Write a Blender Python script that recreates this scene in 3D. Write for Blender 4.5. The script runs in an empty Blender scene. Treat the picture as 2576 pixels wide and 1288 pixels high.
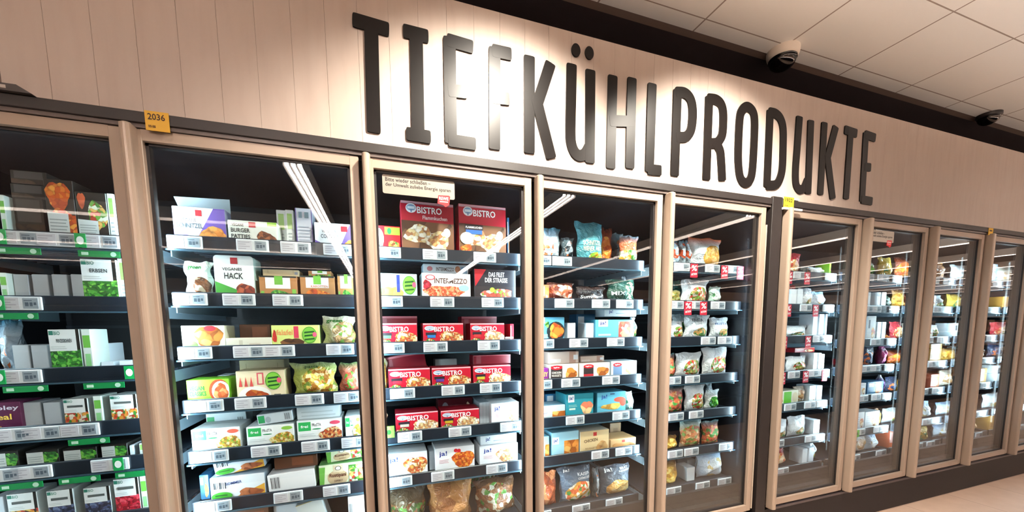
import bpy, math, random
from mathutils import Vector, Matrix, noise
random.seed(7)
SC = bpy.context.scene
COL = SC.collection
W_PX, H_PX = 2576.0, 1288.0

# ---------------------------------------------------------------- camera
CAM_POS = Vector((0.8176, -1.7754, 1.4891))
YAW, PITCH, ROLL, FPX, PPX, PPY = -18.7624, -5.6839, -0.5621, 950.0, 1288.0, 915.23
_ya, _pi, _ro = math.radians(YAW), math.radians(PITCH), math.radians(ROLL)
FWD = Vector((math.sin(-_ya)*math.cos(_pi), math.cos(_ya)*math.cos(_pi), math.sin(_pi)))
_r = FWD.cross(Vector((0, 0, 1))).normalized()
_u = _r.cross(FWD)
RGT = _r*math.cos(_ro) + _u*math.sin(_ro)
UPV = -_r*math.sin(_ro) + _u*math.cos(_ro)
cd = bpy.data.cameras.new('camera')
cam = bpy.data.objects.new('camera', cd)
COL.objects.link(cam)
cam.matrix_world = Matrix(((RGT.x, UPV.x, -FWD.x, CAM_POS.x), (RGT.y, UPV.y, -FWD.y, CAM_POS.y), (RGT.z, UPV.z, -FWD.z, CAM_POS.z), (0, 0, 0, 1)))
cd.sensor_width = 36.0
cd.sensor_fit = 'HORIZONTAL'
cd.lens = FPX/W_PX*36.0
cd.shift_x = 0.0
cd.shift_y = (PPY - H_PX/2)/W_PX
cd.clip_start = 0.02
cd.clip_end = 200
SC.camera = cam

# ---------------------------------------------------------------- world, exposure, large lights
wd = bpy.data.worlds.new('world')
SC.world = wd
wd.use_nodes = True
wd.node_tree.nodes['Background'].inputs[0].default_value = (1.0, 0.82, 0.72, 1)
wd.node_tree.nodes['Background'].inputs[1].default_value = 0.05
SC.view_settings.view_transform = 'Standard'
SC.view_settings.look = 'None'
SC.view_settings.gamma = 1.0
SC.view_settings.use_curve_mapping = False
SC.view_settings.exposure = 0.2
SC.cycles.max_bounces = 7
SC.cycles.glossy_bounces = 3
LAMP_STRENGTH = 132.0       # the luminaire rows (built further down as real strips)
SPOT_POWER = 310.0
ADDED_UPLIGHT_STRENGTH = 60.0      # unseen uplights added on the shelving to brighten the ceiling          # the two ceiling spots that light the sign
LED_POWER = 7.6             # upright LED strips on the freezer mullions

def spot(x, y, z, tx, ty, tz, power, angle, blend=0.8, rad=0.05, color=(1.0, 0.91, 0.78)):
    l = bpy.data.lights.new('sign_spotlight', 'SPOT')
    l.energy = power; l.spot_size = math.radians(angle); l.spot_blend = blend; l.shadow_soft_size = rad; l.color = color
    o = bpy.data.objects.new('sign_spotlight', l); COL.objects.link(o)
    o.location = (x, y, z)
    o.rotation_euler = (Vector((tx, ty, tz)) - Vector((x, y, z))).to_track_quat('-Z', 'Y').to_euler()
    return o
spot(1.50, -0.80, 3.02, 1.32, 0, 1.50, SPOT_POWER, 106)
spot(2.52, -0.80, 3.02, 2.70, 0, 1.50, SPOT_POWER, 106)

# ---------------------------------------------------------------- placing helpers
def on_y(px, py, Y):
    """The point of the upright plane y = Y that the photo shows at pixel (px, py)."""
    d = RGT*((px-PPX)/FPX) - UPV*((py-PPY)/FPX) + FWD
    return CAM_POS + d*((Y-CAM_POS.y)/d.y)
def on_z(px, py, Z):
    d = RGT*((px-PPX)/FPX) - UPV*((py-PPY)/FPX) + FWD
    return CAM_POS + d*((Z-CAM_POS.z)/d.z)

# ---------------------------------------------------------------- materials
def lin(h):
    h = h.lstrip('#'); o = []
    for i in (0, 2, 4):
        c = int(h[i:i+2], 16)/255.0
        o.append(c/12.92 if c <= 0.04045 else ((c+0.055)/1.055)**2.4)
    return (o[0], o[1], o[2], 1.0)
_M = {}
def mat(hexc, rough=0.5, metal=0.0, spec=0.5):
    k = (hexc, rough, metal, spec)
    if k in _M: return _M[k]
    m = bpy.data.materials.new('paint_' + hexc.lstrip('#')); m.use_nodes = True
    b = m.node_tree.nodes['Principled BSDF']
    b.inputs['Base Color'].default_value = lin(hexc); b.inputs['Roughness'].default_value = rough
    b.inputs['Metallic'].default_value = metal; b.inputs['Specular IOR Level'].default_value = spec
    _M[k] = m
    return m
def nodes(name):
    m = bpy.data.materials.new(name); m.use_nodes = True
    nt = m.node_tree
    return m, nt, nt.nodes['Principled BSDF']
def N(nt, t, **kw):
    n = nt.nodes.new(t)
    for k, v in kw.items():
        if hasattr(n, k) and not k.startswith('i_'): setattr(n, k, v)
    return n
def ramp(nt, cols, fac, interp='LINEAR'):
    r = nt.nodes.new('ShaderNodeValToRGB'); r.color_ramp.interpolation = interp
    e = r.color_ramp.elements
    while len(e) < len(cols): e.new(0.5)
    for i, c in enumerate(cols):
        e[i].position = i/(len(cols)-(0 if interp == 'CONSTANT' else 1)) if len(cols) > 1 else 0
        e[i].color = lin(c)
    nt.links.new(fac, r.inputs['Fac'])
    return r.outputs['Color']
def food(cols, scale=70.0, rough=0.45):
    """Printed picture of food: patches in the colours given."""
    k = ('food', tuple(cols), scale)
    if k in _M: return _M[k]
    m, nt, b = nodes('food_picture')
    tc = N(nt, 'ShaderNodeTexCoord'); v = N(nt, 'ShaderNodeTexVoronoi'); v.inputs['Scale'].default_value = scale
    nz = N(nt, 'ShaderNodeTexNoise'); nz.inputs['Scale'].default_value = scale*0.5; nz.inputs['Detail'].default_value = 1
    mx = N(nt, 'ShaderNodeVectorMath', operation='MULTIPLY_ADD'); mx.inputs[1].default_value = (0.02, 0.02, 0.02)
    nt.links.new(tc.outputs['Object'], nz.inputs['Vector'])
    nt.links.new(nz.outputs['Color'], mx.inputs[0]); nt.links.new(tc.outputs['Object'], mx.inputs[2])
    nt.links.new(mx.outputs[0], v.inputs['Vector'])
    s = N(nt, 'ShaderNodeSeparateColor'); nt.links.new(v.outputs['Color'], s.inputs[0])
    c = ramp(nt, cols, s.outputs[0], 'CONSTANT')
    d = ramp(nt, ['ffffff', 'ffffff', '7a7068'], v.outputs['Distance'])
    mu = N(nt, 'ShaderNodeMix', data_type='RGBA', blend_type='MULTIPLY'); mu.inputs[0].default_value = 0.75
    nt.links.new(c, mu.inputs[6]); nt.links.new(d, mu.inputs[7])
    nt.links.new(mu.outputs[2], b.inputs['Base Color']); b.inputs['Roughness'].default_value = rough
    _M[k] = m
    return m
def bagmat(base, f, top=None, cx=0.5, cy=0.35, rx=0.38, ry=0.3, scale=38.0):
    """Glossy printed film: base colour, an oval picture of food, another colour towards the top seal."""
    k = ('bag', base, tuple(f), top, cx, cy, rx, ry, scale)
    if k in _M: return _M[k]
    m, nt, b = nodes('printed_film')
    uv = N(nt, 'ShaderNodeUVMap'); se = N(nt, 'ShaderNodeSeparateXYZ'); nt.links.new(uv.outputs[0], se.inputs[0])
    def mth(op, a, bb=None):
        n = N(nt, 'ShaderNodeMath', operation=op)
        for i, x in enumerate((a, bb)):
            if x is None: continue
            if isinstance(x, (int, float)): n.inputs[i].default_value = x
            else: nt.links.new(x, n.inputs[i])
        return n.outputs[0]
    dx = mth('DIVIDE', mth('SUBTRACT', se.outputs[0], cx), rx); dy = mth('DIVIDE', mth('SUBTRACT', se.outputs[1], cy), ry)
    dd = mth('ADD', mth('MULTIPLY', dx, dx), mth('MULTIPLY', dy, dy))
    tc = N(nt, 'ShaderNodeTexCoord')
    nz = N(nt, 'ShaderNodeTexNoise'); nz.inputs['Scale'].default_value = 14; nt.links.new(tc.outputs['Object'], nz.inputs['Vector'])
    dd = mth('ADD', dd, mth('MULTIPLY', nz.outputs['Fac'], 0.7))
    msk = mth('LESS_THAN', dd, 1.35)
    v = N(nt, 'ShaderNodeTexVoronoi'); v.inputs['Scale'].default_value = scale; nt.links.new(tc.outputs['Object'], v.inputs['Vector'])
    sc = N(nt, 'ShaderNodeSeparateColor'); nt.links.new(v.outputs['Color'], sc.inputs[0])
    fc = ramp(nt, f, sc.outputs[0], 'CONSTANT')
    tp = ramp(nt, [base, base, base, top or base], se.outputs[1], 'LINEAR')
    mx = N(nt, 'ShaderNodeMix', data_type='RGBA'); nt.links.new(msk, mx.inputs[0]); nt.links.new(tp, mx.inputs[6]); nt.links.new(fc, mx.inputs[7])
    nt.links.new(mx.outputs[2], b.inputs['Base Color'])
    b.inputs['Roughness'].default_value = 0.22
    n2 = N(nt, 'ShaderNodeTexNoise'); n2.inputs['Scale'].default_value = 26; n2.inputs['Detail'].default_value = 3; n2.inputs['Distortion'].default_value = 1.2
    nt.links.new(tc.outputs['Object'], n2.inputs['Vector'])
    bp = N(nt, 'ShaderNodeBump'); bp.inputs['Strength'].default_value = 0.9; bp.inputs['Distance'].default_value = 0.02
    nt.links.new(n2.outputs['Fac'], bp.inputs['Height']); nt.links.new(bp.outputs[0], b.inputs['Normal'])
    _M[k] = m
    return m
def glow(name, color, strength):
    m = bpy.data.materials.new(name); m.use_nodes = True; nt = m.node_tree; nt.nodes.clear()
    e = nt.nodes.new('ShaderNodeEmission'); e.inputs[0].default_value = (*color, 1); e.inputs[1].default_value = strength
    o = nt.nodes.new('ShaderNodeOutputMaterial'); nt.links.new(e.outputs[0], o.inputs[0])
    return m
def make_glass(f0=0.05):
    m = bpy.data.materials.new('door_glass'); m.use_nodes = True; nt = m.node_tree; nt.nodes.clear()
    t = nt.nodes.new('ShaderNodeBsdfTransparent'); t.inputs[0].default_value = (0.94, 0.97, 0.97, 1)
    g = nt.nodes.new('ShaderNodeBsdfGlossy'); g.inputs['Roughness'].default_value = 0.012
    lw = nt.nodes.new('ShaderNodeLayerWeight'); lw.inputs['Blend'].default_value = 0.5
    p = nt.nodes.new('ShaderNodeMath'); p.operation = 'POWER'; nt.links.new(lw.outputs['Facing'], p.inputs[0]); p.inputs[1].default_value = 2.7
    q = nt.nodes.new('ShaderNodeMath'); q.operation = 'MULTIPLY_ADD'; nt.links.new(p.outputs[0], q.inputs[0]); q.inputs[1].default_value = 0.80; q.inputs[2].default_value = f0
    mx = nt.nodes.new('ShaderNodeMixShader'); nt.links.new(q.outputs[0], mx.inputs[0]); nt.links.new(t.outputs[0], mx.inputs[1]); nt.links.new(g.outputs[0], mx.inputs[2])
    o = nt.nodes.new('ShaderNodeOutputMaterial'); nt.links.new(mx.outputs[0], o.inputs[0])
    return m
GLASS = make_glass()
FRAME = mat('#a79585', 0.36, 0.08)          # champagne lacquered door profile
DARK = mat('#1a1517', 0.5, 0, 0.3)                 # dark painted steel
HEADER = mat('#201b1a', 0.5)
INNER = mat('#14151c', 0.5)
LIP = mat('#1e252f', 0.3)
BLACK = mat('#0e0a09', 0.36, 0, 0.2)                # satin sign letters

# ---------------------------------------------------------------- mesh builder
class MB:
    def __init__(s): s.v = []; s.f = []; s.mi = []; s.mats = []; s.uv = {}
    def m(s, material):
        if material not in s.mats: s.mats.append(material)
        return s.mats.index(material)
    def face(s, pts, material, uvs=None):
        b = len(s.v); s.v += [tuple(p) for p in pts]; s.f.append(tuple(range(b, b+len(pts)))); s.mi.append(s.m(material))
        if uvs: s.uv[len(s.f)-1] = uvs
    def box(s, x0, y0, z0, x1, y1, z1, material, front=None, top=None, side=None, bevel=0.0):
        b = len(s.v); e = bevel
        if e > 0:
            o = []
            for z, ins in ((z0, e), (z0+e, 0), (z1-e, 0), (z1, e)):
                X0, X1, Y0, Y1 = x0+ins, x1-ins, y0+ins, y1-ins
                c = min(e*0.7, (x1-x0)/3, (y1-y0)/3)
                o.append([(X0+c, Y0, z), (X1-c, Y0, z), (X1, Y0+c, z), (X1, Y1-c, z), (X1-c, Y1, z), (X0+c, Y1, z), (X0, Y1-c, z), (X0, Y0+c, z)])
            for r in o: s.v += r
            k = s.m(material)
            for a in range(3):
                for i in range(8):
                    j = (i+1) % 8
                    s.f.append((b+a*8+i, b+a*8+j, b+a*8+8+j, b+a*8+8+i)); s.mi.append(s.m(front) if (front and i == 0) else k)
            s.f.append(tuple(b+i for i in range(7, -1, -1))); s.mi.append(k)
            s.f.append(tuple(b+24+i for i in range(8))); s.mi.append(s.m(top) if top else k)
            return
        s.v += [(x0, y0, z0), (x1, y0, z0), (x1, y1, z0), (x0, y1, z0), (x0, y0, z1), (x1, y0, z1), (x1, y1, z1), (x0, y1, z1)]
        k = s.m(material)
        for fc, mm in (((0, 3, 2, 1), k), ((4, 5, 6, 7), s.m(top) if top else k), ((0, 1, 5, 4), s.m(front) if front else k), ((1, 2, 6, 5), s.m(side) if side else k), ((2, 3, 7, 6), k), ((3, 0, 4, 7), s.m(side) if side else k)):
            s.f.append(tuple(b+i for i in fc)); s.mi.append(mm)
    def prism(s, poly, y0, y1, material, side=None):
        """A polygon in x, z (counter-clockwise seen from -y) between y0 (front) and y1."""
        n = len(poly); b = len(s.v)
        s.v += [(x, y0, z) for x, z in poly] + [(x, y1, z) for x, z in poly]
        k = s.m(material); ks = s.m(side) if side else k
        s.f.append(tuple(b+i for i in range(n))); s.mi.append(k)
        s.f.append(tuple(b+n+i for i in range(n-1, -1, -1))); s.mi.append(k)
        for i in range(n):
            j = (i+1) % n
            s.f.append((b+j, b+i, b+n+i, b+n+j)); s.mi.append(ks)
    def tube(s, p, q, r, material, n=10, r2=None):
        p, q = Vector(p), Vector(q); d = (q-p).normalized(); a = d.orthogonal().normalized(); c = d.cross(a); b = len(s.v); r2 = r if r2 is None else r2
        for o, rr in ((p, r), (q, r2)):
            for i in range(n):
                t = 2*math.pi*i/n; s.v.append(tuple(o + a*math.cos(t)*rr + c*math.sin(t)*rr))
        k = s.m(material)
        for i in range(n):
            j = (i+1) % n; s.f.append((b+i, b+j, b+n+j, b+n+i)); s.mi.append(k)
        s.f.append(tuple(b+i for i in range(n-1, -1, -1))); s.mi.append(k)
        s.f.append(tuple(b+n+i for i in range(n))); s.mi.append(k)
    def lathe(s, prof, material, n=28, cx=0, cy=0):
        b = len(s.v); k = s.m(material)
        for r, z in prof:
            for i in range(n):
                t = 2*math.pi*i/n; s.v.append((cx+r*math.cos(t), cy+r*math.sin(t), z))
        for a in range(len(prof)-1):
            for i in range(n):
                j = (i+1) % n; s.f.append((b+a*n+i, b+a*n+j, b+(a+1)*n+j, b+(a+1)*n+i)); s.mi.append(k)
    def add(s, verts, faces, material):
        b = len(s.v); s.v += verts; k = s.m(material)
        for fc in faces: s.f.append(tuple(b+i for i in fc)); s.mi.append(k)
    def mesh(s, name):
        me = bpy.data.meshes.new(name); me.from_pydata(s.v, [], s.f)
        for mm in s.mats: me.materials.append(mm)
        me.polygons.foreach_set('material_index', s.mi)
        if s.uv:
            ul = me.uv_layers.new(name='UVMap')
            for fi, uvs in s.uv.items():
                for li, u in zip(me.polygons[fi].loop_indices, uvs): ul.data[li].uv = u
        me.update()
        return me
    def build(s, name, parent=None, loc=None, smooth=False):
        o = bpy.data.objects.new(name, s.mesh(name)); COL.objects.link(o)
        if parent: o.parent = parent
        if loc: o.location = loc
        if smooth:
            for p in o.data.polygons: p.use_smooth = True
        return o
def tag(o, label=None, cat=None, group=None, kind=None):
    if label: o['label'] = label
    if cat: o['category'] = cat
    if group: o['group'] = group
    if kind: o['kind'] = kind
    return o
def empty(name, loc):
    o = bpy.data.objects.new(name, None); COL.objects.link(o); o.location = loc; o.empty_display_size = 0.05
    return o
def ell(cx, cz, rx, rz, n=22, a0=0.0, a1=2*math.pi):
    return [(cx+rx*math.cos(a0+(a1-a0)*i/n), cz+rz*math.sin(a0+(a1-a0)*i/n)) for i in range(n)]
# lettering: every string is turned into triangles once
_T = {}
def text_mesh(s, bold=False):
    k = (s, bold)
    if k not in _T:
        c = bpy.data.curves.new('lettering', 'FONT'); c.body = s; c.size = 1.0; c.resolution_u = 2
        if bold: c.offset = 0.018
        o = bpy.data.objects.new('lettering', c); COL.objects.link(o)
        me = bpy.data.meshes.new_from_object(o)
        vs = [(v.co.x, v.co.y) for v in me.vertices]; fs = [tuple(p.vertices) for p in me.polygons]
        bpy.data.objects.remove(o); bpy.data.curves.remove(c); bpy.data.meshes.remove(me)
        x0, x1 = min(v[0] for v in vs), max(v[0] for v in vs); y0, y1 = min(v[1] for v in vs), max(v[1] for v in vs)
        _T[k] = ([((x-x0)/(x1-x0), (y-y0)/(y1-y0)) for x, y in vs], fs, (x1-x0)/(y1-y0))
    return _T[k]
def put_text(mb, s, x0, z0, w, h, y, material, bold=True, skew=0.0, f=None, rot=0.0):
    """Lettering filling w x h, lower left corner at (x0, z0) on the plane y (or on the surface f(x, z))."""
    vs, fs, asp = text_mesh(s, bold)
    if w is None: w = h*asp
    out = []
    ca, sa = math.cos(rot), math.sin(rot)
    for u, v in vs:
        a, b = u*w + skew*v*h, v*h
        X, Z = x0 + a*ca - b*sa, z0 + a*sa + b*ca
        out.append((X, (f(X, Z) if f else y), Z))
    mb.add(out, fs, material)

# ================================================================ the setting
def hx(d): return (d-2)*0.78 + (0.1315 if d >= 6 else 0.0)
ZTOP, ZBOT = 2.204, 0.249       # door leaf
ZHB, ZHT = 2.208, 2.258         # header rail
ZF = 2.905                      # top edge of the planked sign wall
ZC = 3.2

# floor
m, nt, b = nodes('floor_tiles')
tc = N(nt, 'ShaderNodeTexCoord'); br = N(nt, 'ShaderNodeTexBrick'); br.offset = 0.0
br.inputs['Scale'].default_value = 1.0; br.inputs['Brick Width'].default_value = 0.6; br.inputs['Row Height'].default_value = 0.6; br.inputs['Mortar Size'].default_value = 0.004
br.inputs['Color1'].default_value = lin('d2b9a5'); br.inputs['Color2'].default_value = lin('d6beab'); br.inputs['Mortar'].default_value = lin('b39885')
nt.links.new(tc.outputs['Object'], br.inputs['Vector'])
nz = N(nt, 'ShaderNodeTexNoise'); nz.inputs['Scale'].default_value = 9; nz.inputs['Detail'].default_value = 6; nt.links.new(tc.outputs['Object'], nz.inputs['Vector'])
cr = ramp(nt, ['c8b8a8', 'ffffff'], nz.outputs['Fac'])
mx = N(nt, 'ShaderNodeMix', data_type='RGBA', blend_type='MULTIPLY'); mx.inputs[0].default_value = 0.5
nt.links.new(br.outputs['Color'], mx.inputs[6]); nt.links.new(cr, mx.inputs[7]); nt.links.new(mx.outputs[2], b.inputs['Base Color']); b.inputs['Roughness'].default_value = 0.38
fl = MB(); fl.box(-8, -14, -0.1, 34, 1.3, 0, m); tag(fl.build('floor'), kind='structure')

# ceiling of square-edged mineral tiles in a T-bar grid
m, nt, b = nodes('ceiling_tiles')
tc = N(nt, 'ShaderNodeTexCoord'); se = N(nt, 'ShaderNodeSeparateXYZ'); nt.links.new(tc.outputs['Object'], se.inputs[0])
def gridline(out, off, step, wd_):
    a = N(nt, 'ShaderNodeMath', operation='SUBTRACT'); nt.links.new(out, a.inputs[0]); a.inputs[1].default_value = off
    d = N(nt, 'ShaderNodeMath', operation='DIVIDE'); nt.links.new(a.outputs[0], d.inputs[0]); d.inputs[1].default_value = step
    f = N(nt, 'ShaderNodeMath', operation='FRACT'); nt.links.new(d.outputs[0], f.inputs[0])
    s = N(nt, 'ShaderNodeMath', operation='LESS_THAN'); nt.links.new(f.outputs[0], s.inputs[0]); s.inputs[1].default_value = wd_/step
    return s.outputs[0]
gx = gridline(se.outputs[0], 2.606, 0.6375, 0.010); gy = gridline(se.outputs[1], 0.050, 0.47, 0.007)
ga = N(nt, 'ShaderNodeMath', operation='MAXIMUM'); nt.links.new(gx, ga.inputs[0]); nt.links.new(gy, ga.inputs[1])
mx = N(nt, 'ShaderNodeMix', data_type='RGBA'); nt.links.new(ga.outputs[0], mx.inputs[0]); mx.inputs[6].default_value = lin('f8f4ee'); mx.inputs[7].default_value = lin('a5958a')
nt.links.new(mx.outputs[2], b.inputs['Base Color']); b.inputs['Roughness'].default_value = 0.9
ce = MB(); ce.box(-8, -1.83, ZC, 34, 0.145, ZC+0.02, m); ce.box(-8, -14, ZC, 34, -1.83, ZC+0.1, mat('#352c29', 0.9))
# ceiling shade behind the sign wall, painted as a brown strip and dark band
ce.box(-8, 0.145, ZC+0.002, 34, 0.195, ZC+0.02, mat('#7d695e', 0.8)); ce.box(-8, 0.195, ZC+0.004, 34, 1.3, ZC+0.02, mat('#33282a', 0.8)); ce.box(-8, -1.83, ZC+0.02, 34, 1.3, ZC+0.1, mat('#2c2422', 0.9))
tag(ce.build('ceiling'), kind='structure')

wp = mat('#b7a899', 0.8); wdk = mat('#3b3331', 0.8)
w = MB(); w.box(-8.1, -14, 0, -8, 1.3, ZC, wp); tag(w.build('wall_left'), kind='structure')
w = MB(); w.box(34, -14, 0, 34.1, 1.3, ZC, wp); tag(w.build('wall_right'), kind='structure')
w = MB(); w.box(-8, -14.1, 0, 34, -14, ZC, wp); tag(w.build('wall_front'), kind='structure')
w = MB(); w.box(-8, 1.3, 0, 34, 1.4, ZC+0.1, wdk); tag(w.build('wall_back'), kind='structure')

# planked sign wall above the freezers
m, nt, b = nodes('limed_planks')
tc = N(nt, 'ShaderNodeTexCoord'); mp = N(nt, 'ShaderNodeMapping'); mp.inputs['Scale'].default_value = (9, 1, 1.2); nt.links.new(tc.outputs['Object'], mp.inputs[0])
nz = N(nt, 'ShaderNodeTexNoise'); nz.inputs['Scale'].default_value = 3; nz.inputs['Detail'].default_value = 7; nt.links.new(mp.outputs[0], nz.inputs['Vector'])
c = ramp(nt, ['b09f94', 'bbaca1', 'c0b3a9'], nz.outputs['Fac']); nt.links.new(c, b.inputs['Base Color']); b.inputs['Roughness'].default_value = 0.6
PLANK = m
w = MB(); xs = -3.36
w.box(-3.4, 0.014, ZHT-0.02, 14, 0.03, ZF, mat('#4a3d34', 0.8))
k = 0
while xs < 13.9:
    x1 = xs + 0.1215
    j = 0.0035 if (abs(x1-0.335) < 0.03 or abs(x1+0.32) < 0.03) else 0.0009 if x1 < 3 else 0.0004
    w.box(xs, 0.0, ZHT, x1-j, 0.014, ZF, PLANK)
    xs = x1; k += 1
tag(w.build('wall_sign'), kind='structure')

# ---------------------------------------------------------------- luminaire rows across the shop
LZ = 3.06
TUBE = glow('lamp_tube', (1.0, 0.84, 0.76), LAMP_STRENGTH)
HOUS = mat('#d8d4cf', 0.4)
k = 0
def lamp_row(x, y, L, rot, label, group):
    root = empty('linear_ceiling_lamp', (x, y, LZ)); root.rotation_euler.z = rot
    tag(root, label, 'lamp', group)
    h = MB(); h.box(-0.09, -L, 0.03, 0.09, 0.0, 0.14, HOUS)
    for s in (-0.088, -0.029, 0.029, 0.084): h.box(s-0.004, -L, -0.012, s+0.004, 0, 0.03, HOUS)
    h.build('housing', root)
    for s in (-0.058, 0.0, 0.056):
        t = MB(); t.box(s-0.016, -L+0.02, 0.004, s+0.016, -0.02, 0.022, TUBE); t.build('tube', root)
for i in range(0, 11):
    lamp_row(0.06 + 2.97*i, -2.46, 9.0, 0, 'white louvred lamp row running away from the freezers, seen mirrored in door glass', 'lamp rows across the shop')
for y in (-4.98, -7.25, -9.5):
    lamp_row(-0.45, y, 7.0, -math.pi/2, 'white louvred lamp row parallel to the freezers, seen mirrored in the left doors', 'lamp rows along the shop')

# the two spotlights that light the sign, on short stems under the ceiling
for sx, tx in ((1.50, 1.42), (2.52, 2.60)):
    root = empty('ceiling_spotlight', (sx, -0.8, 3.02)); tag(root, 'black ceiling spotlight aimed at the sign, %s one' % ('over the first letters,' if sx < 2 else 'over the middle letters,'), 'spotlight', 'ceiling spotlights in front of the sign')
    dv = (Vector((tx, 0, 1.98)) - Vector((sx, -0.8, 3.02))).normalized()
    a = MB(); a.tube(tuple(-dv*0.035), tuple(-dv*0.13), 0.045, mat('#1b1a1a', 0.4), 20); a.build('lamp_head', root)
    a = MB(); a.tube(tuple(-dv*0.10), (-dv.x*0.10, -dv.y*0.10, 0.179), 0.009, mat('#1b1a1a', 0.4), 10); a.build('stem', root)

# ---------------------------------------------------------------- dome cameras on the ceiling
def dome(px, py, r, white, label):
    p = on_z(px, py, ZC)
    root = empty('dome_camera', (p.x, p.y, ZC)); tag(root, label, 'security camera')
    if white:
        a = MB(); a.lathe([(r*1.02, 0), (r*1.02, -0.018), (r*0.98, -0.035), (r*0.86, -0.05), (0.0, -0.052)], mat('#e6dacb', 0.5), 36); a.build('mount', root, smooth=True)
    else:
        a = MB(); a.lathe([(r*1.0, 0), (r*1.0, -0.02), (r*0.9, -0.028), (0, -0.03)], mat('#1d1a1a', 0.4), 32); a.build('mount', root, smooth=True)
    g = MB(); rr = r*0.84; zz = -0.045 if white else -0.02
    g.lathe([(rr*1.04, zz), (rr*1.04, zz-0.012)] + [(rr*math.cos(t*math.pi/16), zz-0.012-rr*0.8*math.sin(t*math.pi/16)) for t in range(0, 9)], mat('#0e0c0c', 0.06, 0, 0.8), 36)
    g.build('smoked_dome', root, smooth=True)
dome(1970, 128, 0.088, True, 'smoked dome camera on a white mount, on the ceiling above the sign')
dome(2488, 288, 0.075, False, 'all-black dome camera on the ceiling, far along the freezers')

# ================================================================ freezer cabinets
LZS = {1: 1.84, 2: 1.612, 3: 1.39, 4: 1.165, 5: 0.945, 6: 0.72, 7: 0.405}
LZD = {1: {1: 1.825, 2: 1.590, 3: 1.320, 4: 1.102, 5: 0.952, 6: 0.722, 7: 0.405},
       5: {1: 1.842, 2: 1.610, 3: 1.383, 4: 1.137, 5: 0.902, 6: 0.656, 7: 0.408},
       6: {1: 1.826, 2: 1.599, 3: 1.374, 4: 1.119, 5: 0.883, 6: 0.622, 7: 0.405}}
for _d in (7, 8, 9, 10, 11): LZD[_d] = {1: 1.836, 2: 1.594, 3: 1.335, 4: 1.125, 5: 0.887, 6: 0.614, 7: 0.405}
def lz(door, row): return LZD.get(door, LZS)[row]
def door(d, cab, x_off):
    X = hx(d) - x_off
    fr = MB(); x0, x1 = X+0.006, X+0.75
    gx0, gx1, gz0, gz1 = X+0.028, X+0.75-0.0358, 0.288, 2.1655
    f = 0.0
    fr.box(x0, f, ZBOT, gx0, f+0.045, ZTOP, FRAME, bevel=0.003); fr.box(gx1, f, ZBOT, x1, f+0.045, ZTOP, FRAME, bevel=0.003)
    fr.box(gx0-0.002, f+0.001, gz1, gx1+0.002, f+0.044, ZTOP, FRAME); fr.box(gx0-0.002, f+0.001, ZBOT, gx1+0.002, f+0.044, gz0, FRAME)
    # dark inner glazing bead
    bd = mat('#1b1718', 0.5)
    fr.box(gx0, 0.02, gz0, gx0+0.010, 0.045, gz1, bd); fr.box(gx1-0.010, 0.02, gz0, gx1, 0.045, gz1, bd)
    fr.box(gx0, 0.02, gz0, gx1, 0.045, gz0+0.010, bd); fr.box(gx0, 0.02, gz1-0.010, gx1, 0.045, gz1, bd)
    o = fr.build('door', cab)
    hd = MB(); r = 0.016; ns = []
    for i in range(9):
        t = math.pi + math.pi*i/8
        ns.append((X+0.001+r*math.cos(t), -0.036+r*0.9*math.sin(t)))
    ns = [(X-0.015, 0.004)] + ns + [(X+0.017, 0.004)]
    n = len(ns); bi = len(hd.v); z0, z1 = ZBOT-0.006, ZTOP+0.004
    for z, sc in ((z0, 0.8), (z0+0.006, 1), (z1-0.006, 1), (z1, 0.8)):
        hd.v += [(X+0.001+(x-X-0.001)*sc, y*(sc if y < 0 else 1), z) for x, y in ns]
    km = hd.m(FRAME)
    for a in range(3):
        for i in range(n):
            j = (i+1) % n; hd.f.append((bi+a*n+i, bi+a*n+j, bi+(a+1)*n+j, bi+(a+1)*n+i)); hd.mi.append(km)
    hd.f.append(tuple(bi+i for i in range(n-1, -1, -1))); hd.mi.append(km); hd.f.append(tuple(bi+3*n+i for i in range(n))); hd.mi.append(km)
    hh = hd.build('handle', o)
    g = MB(); g.box(gx0+0.001, 0.024, gz0+0.001, gx1-0.001, 0.030, gz1-0.001, GLASS)
    tag(g.build('glass_pane', o), 'clear reflecting glass pane')
    return o

def led(x, y, side, cab_x=0):
    l = bpy.data.lights.new('freezer_led_strip', 'AREA'); l.shape = 'RECTANGLE'; l.size = 0.02; l.size_y = 1.52; l.energy = LED_POWER; l.color = (0.70, 0.90, 1.0)
    o = bpy.data.objects.new('freezer_led_strip', l); COL.objects.link(o)
    o.location = (x, y, 1.28)
    d = Vector((0.80*side, 0.60, 0))
    # local -Z along d, local Y upright
    z = -d.normalized(); yv = Vector((0, 0, 1)); xv = yv.cross(z)
    o.matrix_world = Matrix(((xv.x, yv.x, z.x, x), (xv.y, yv.y, z.y, y), (xv.z, yv.z, z.z, 1.28), (0, 0, 0, 1)))
    return o

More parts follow.
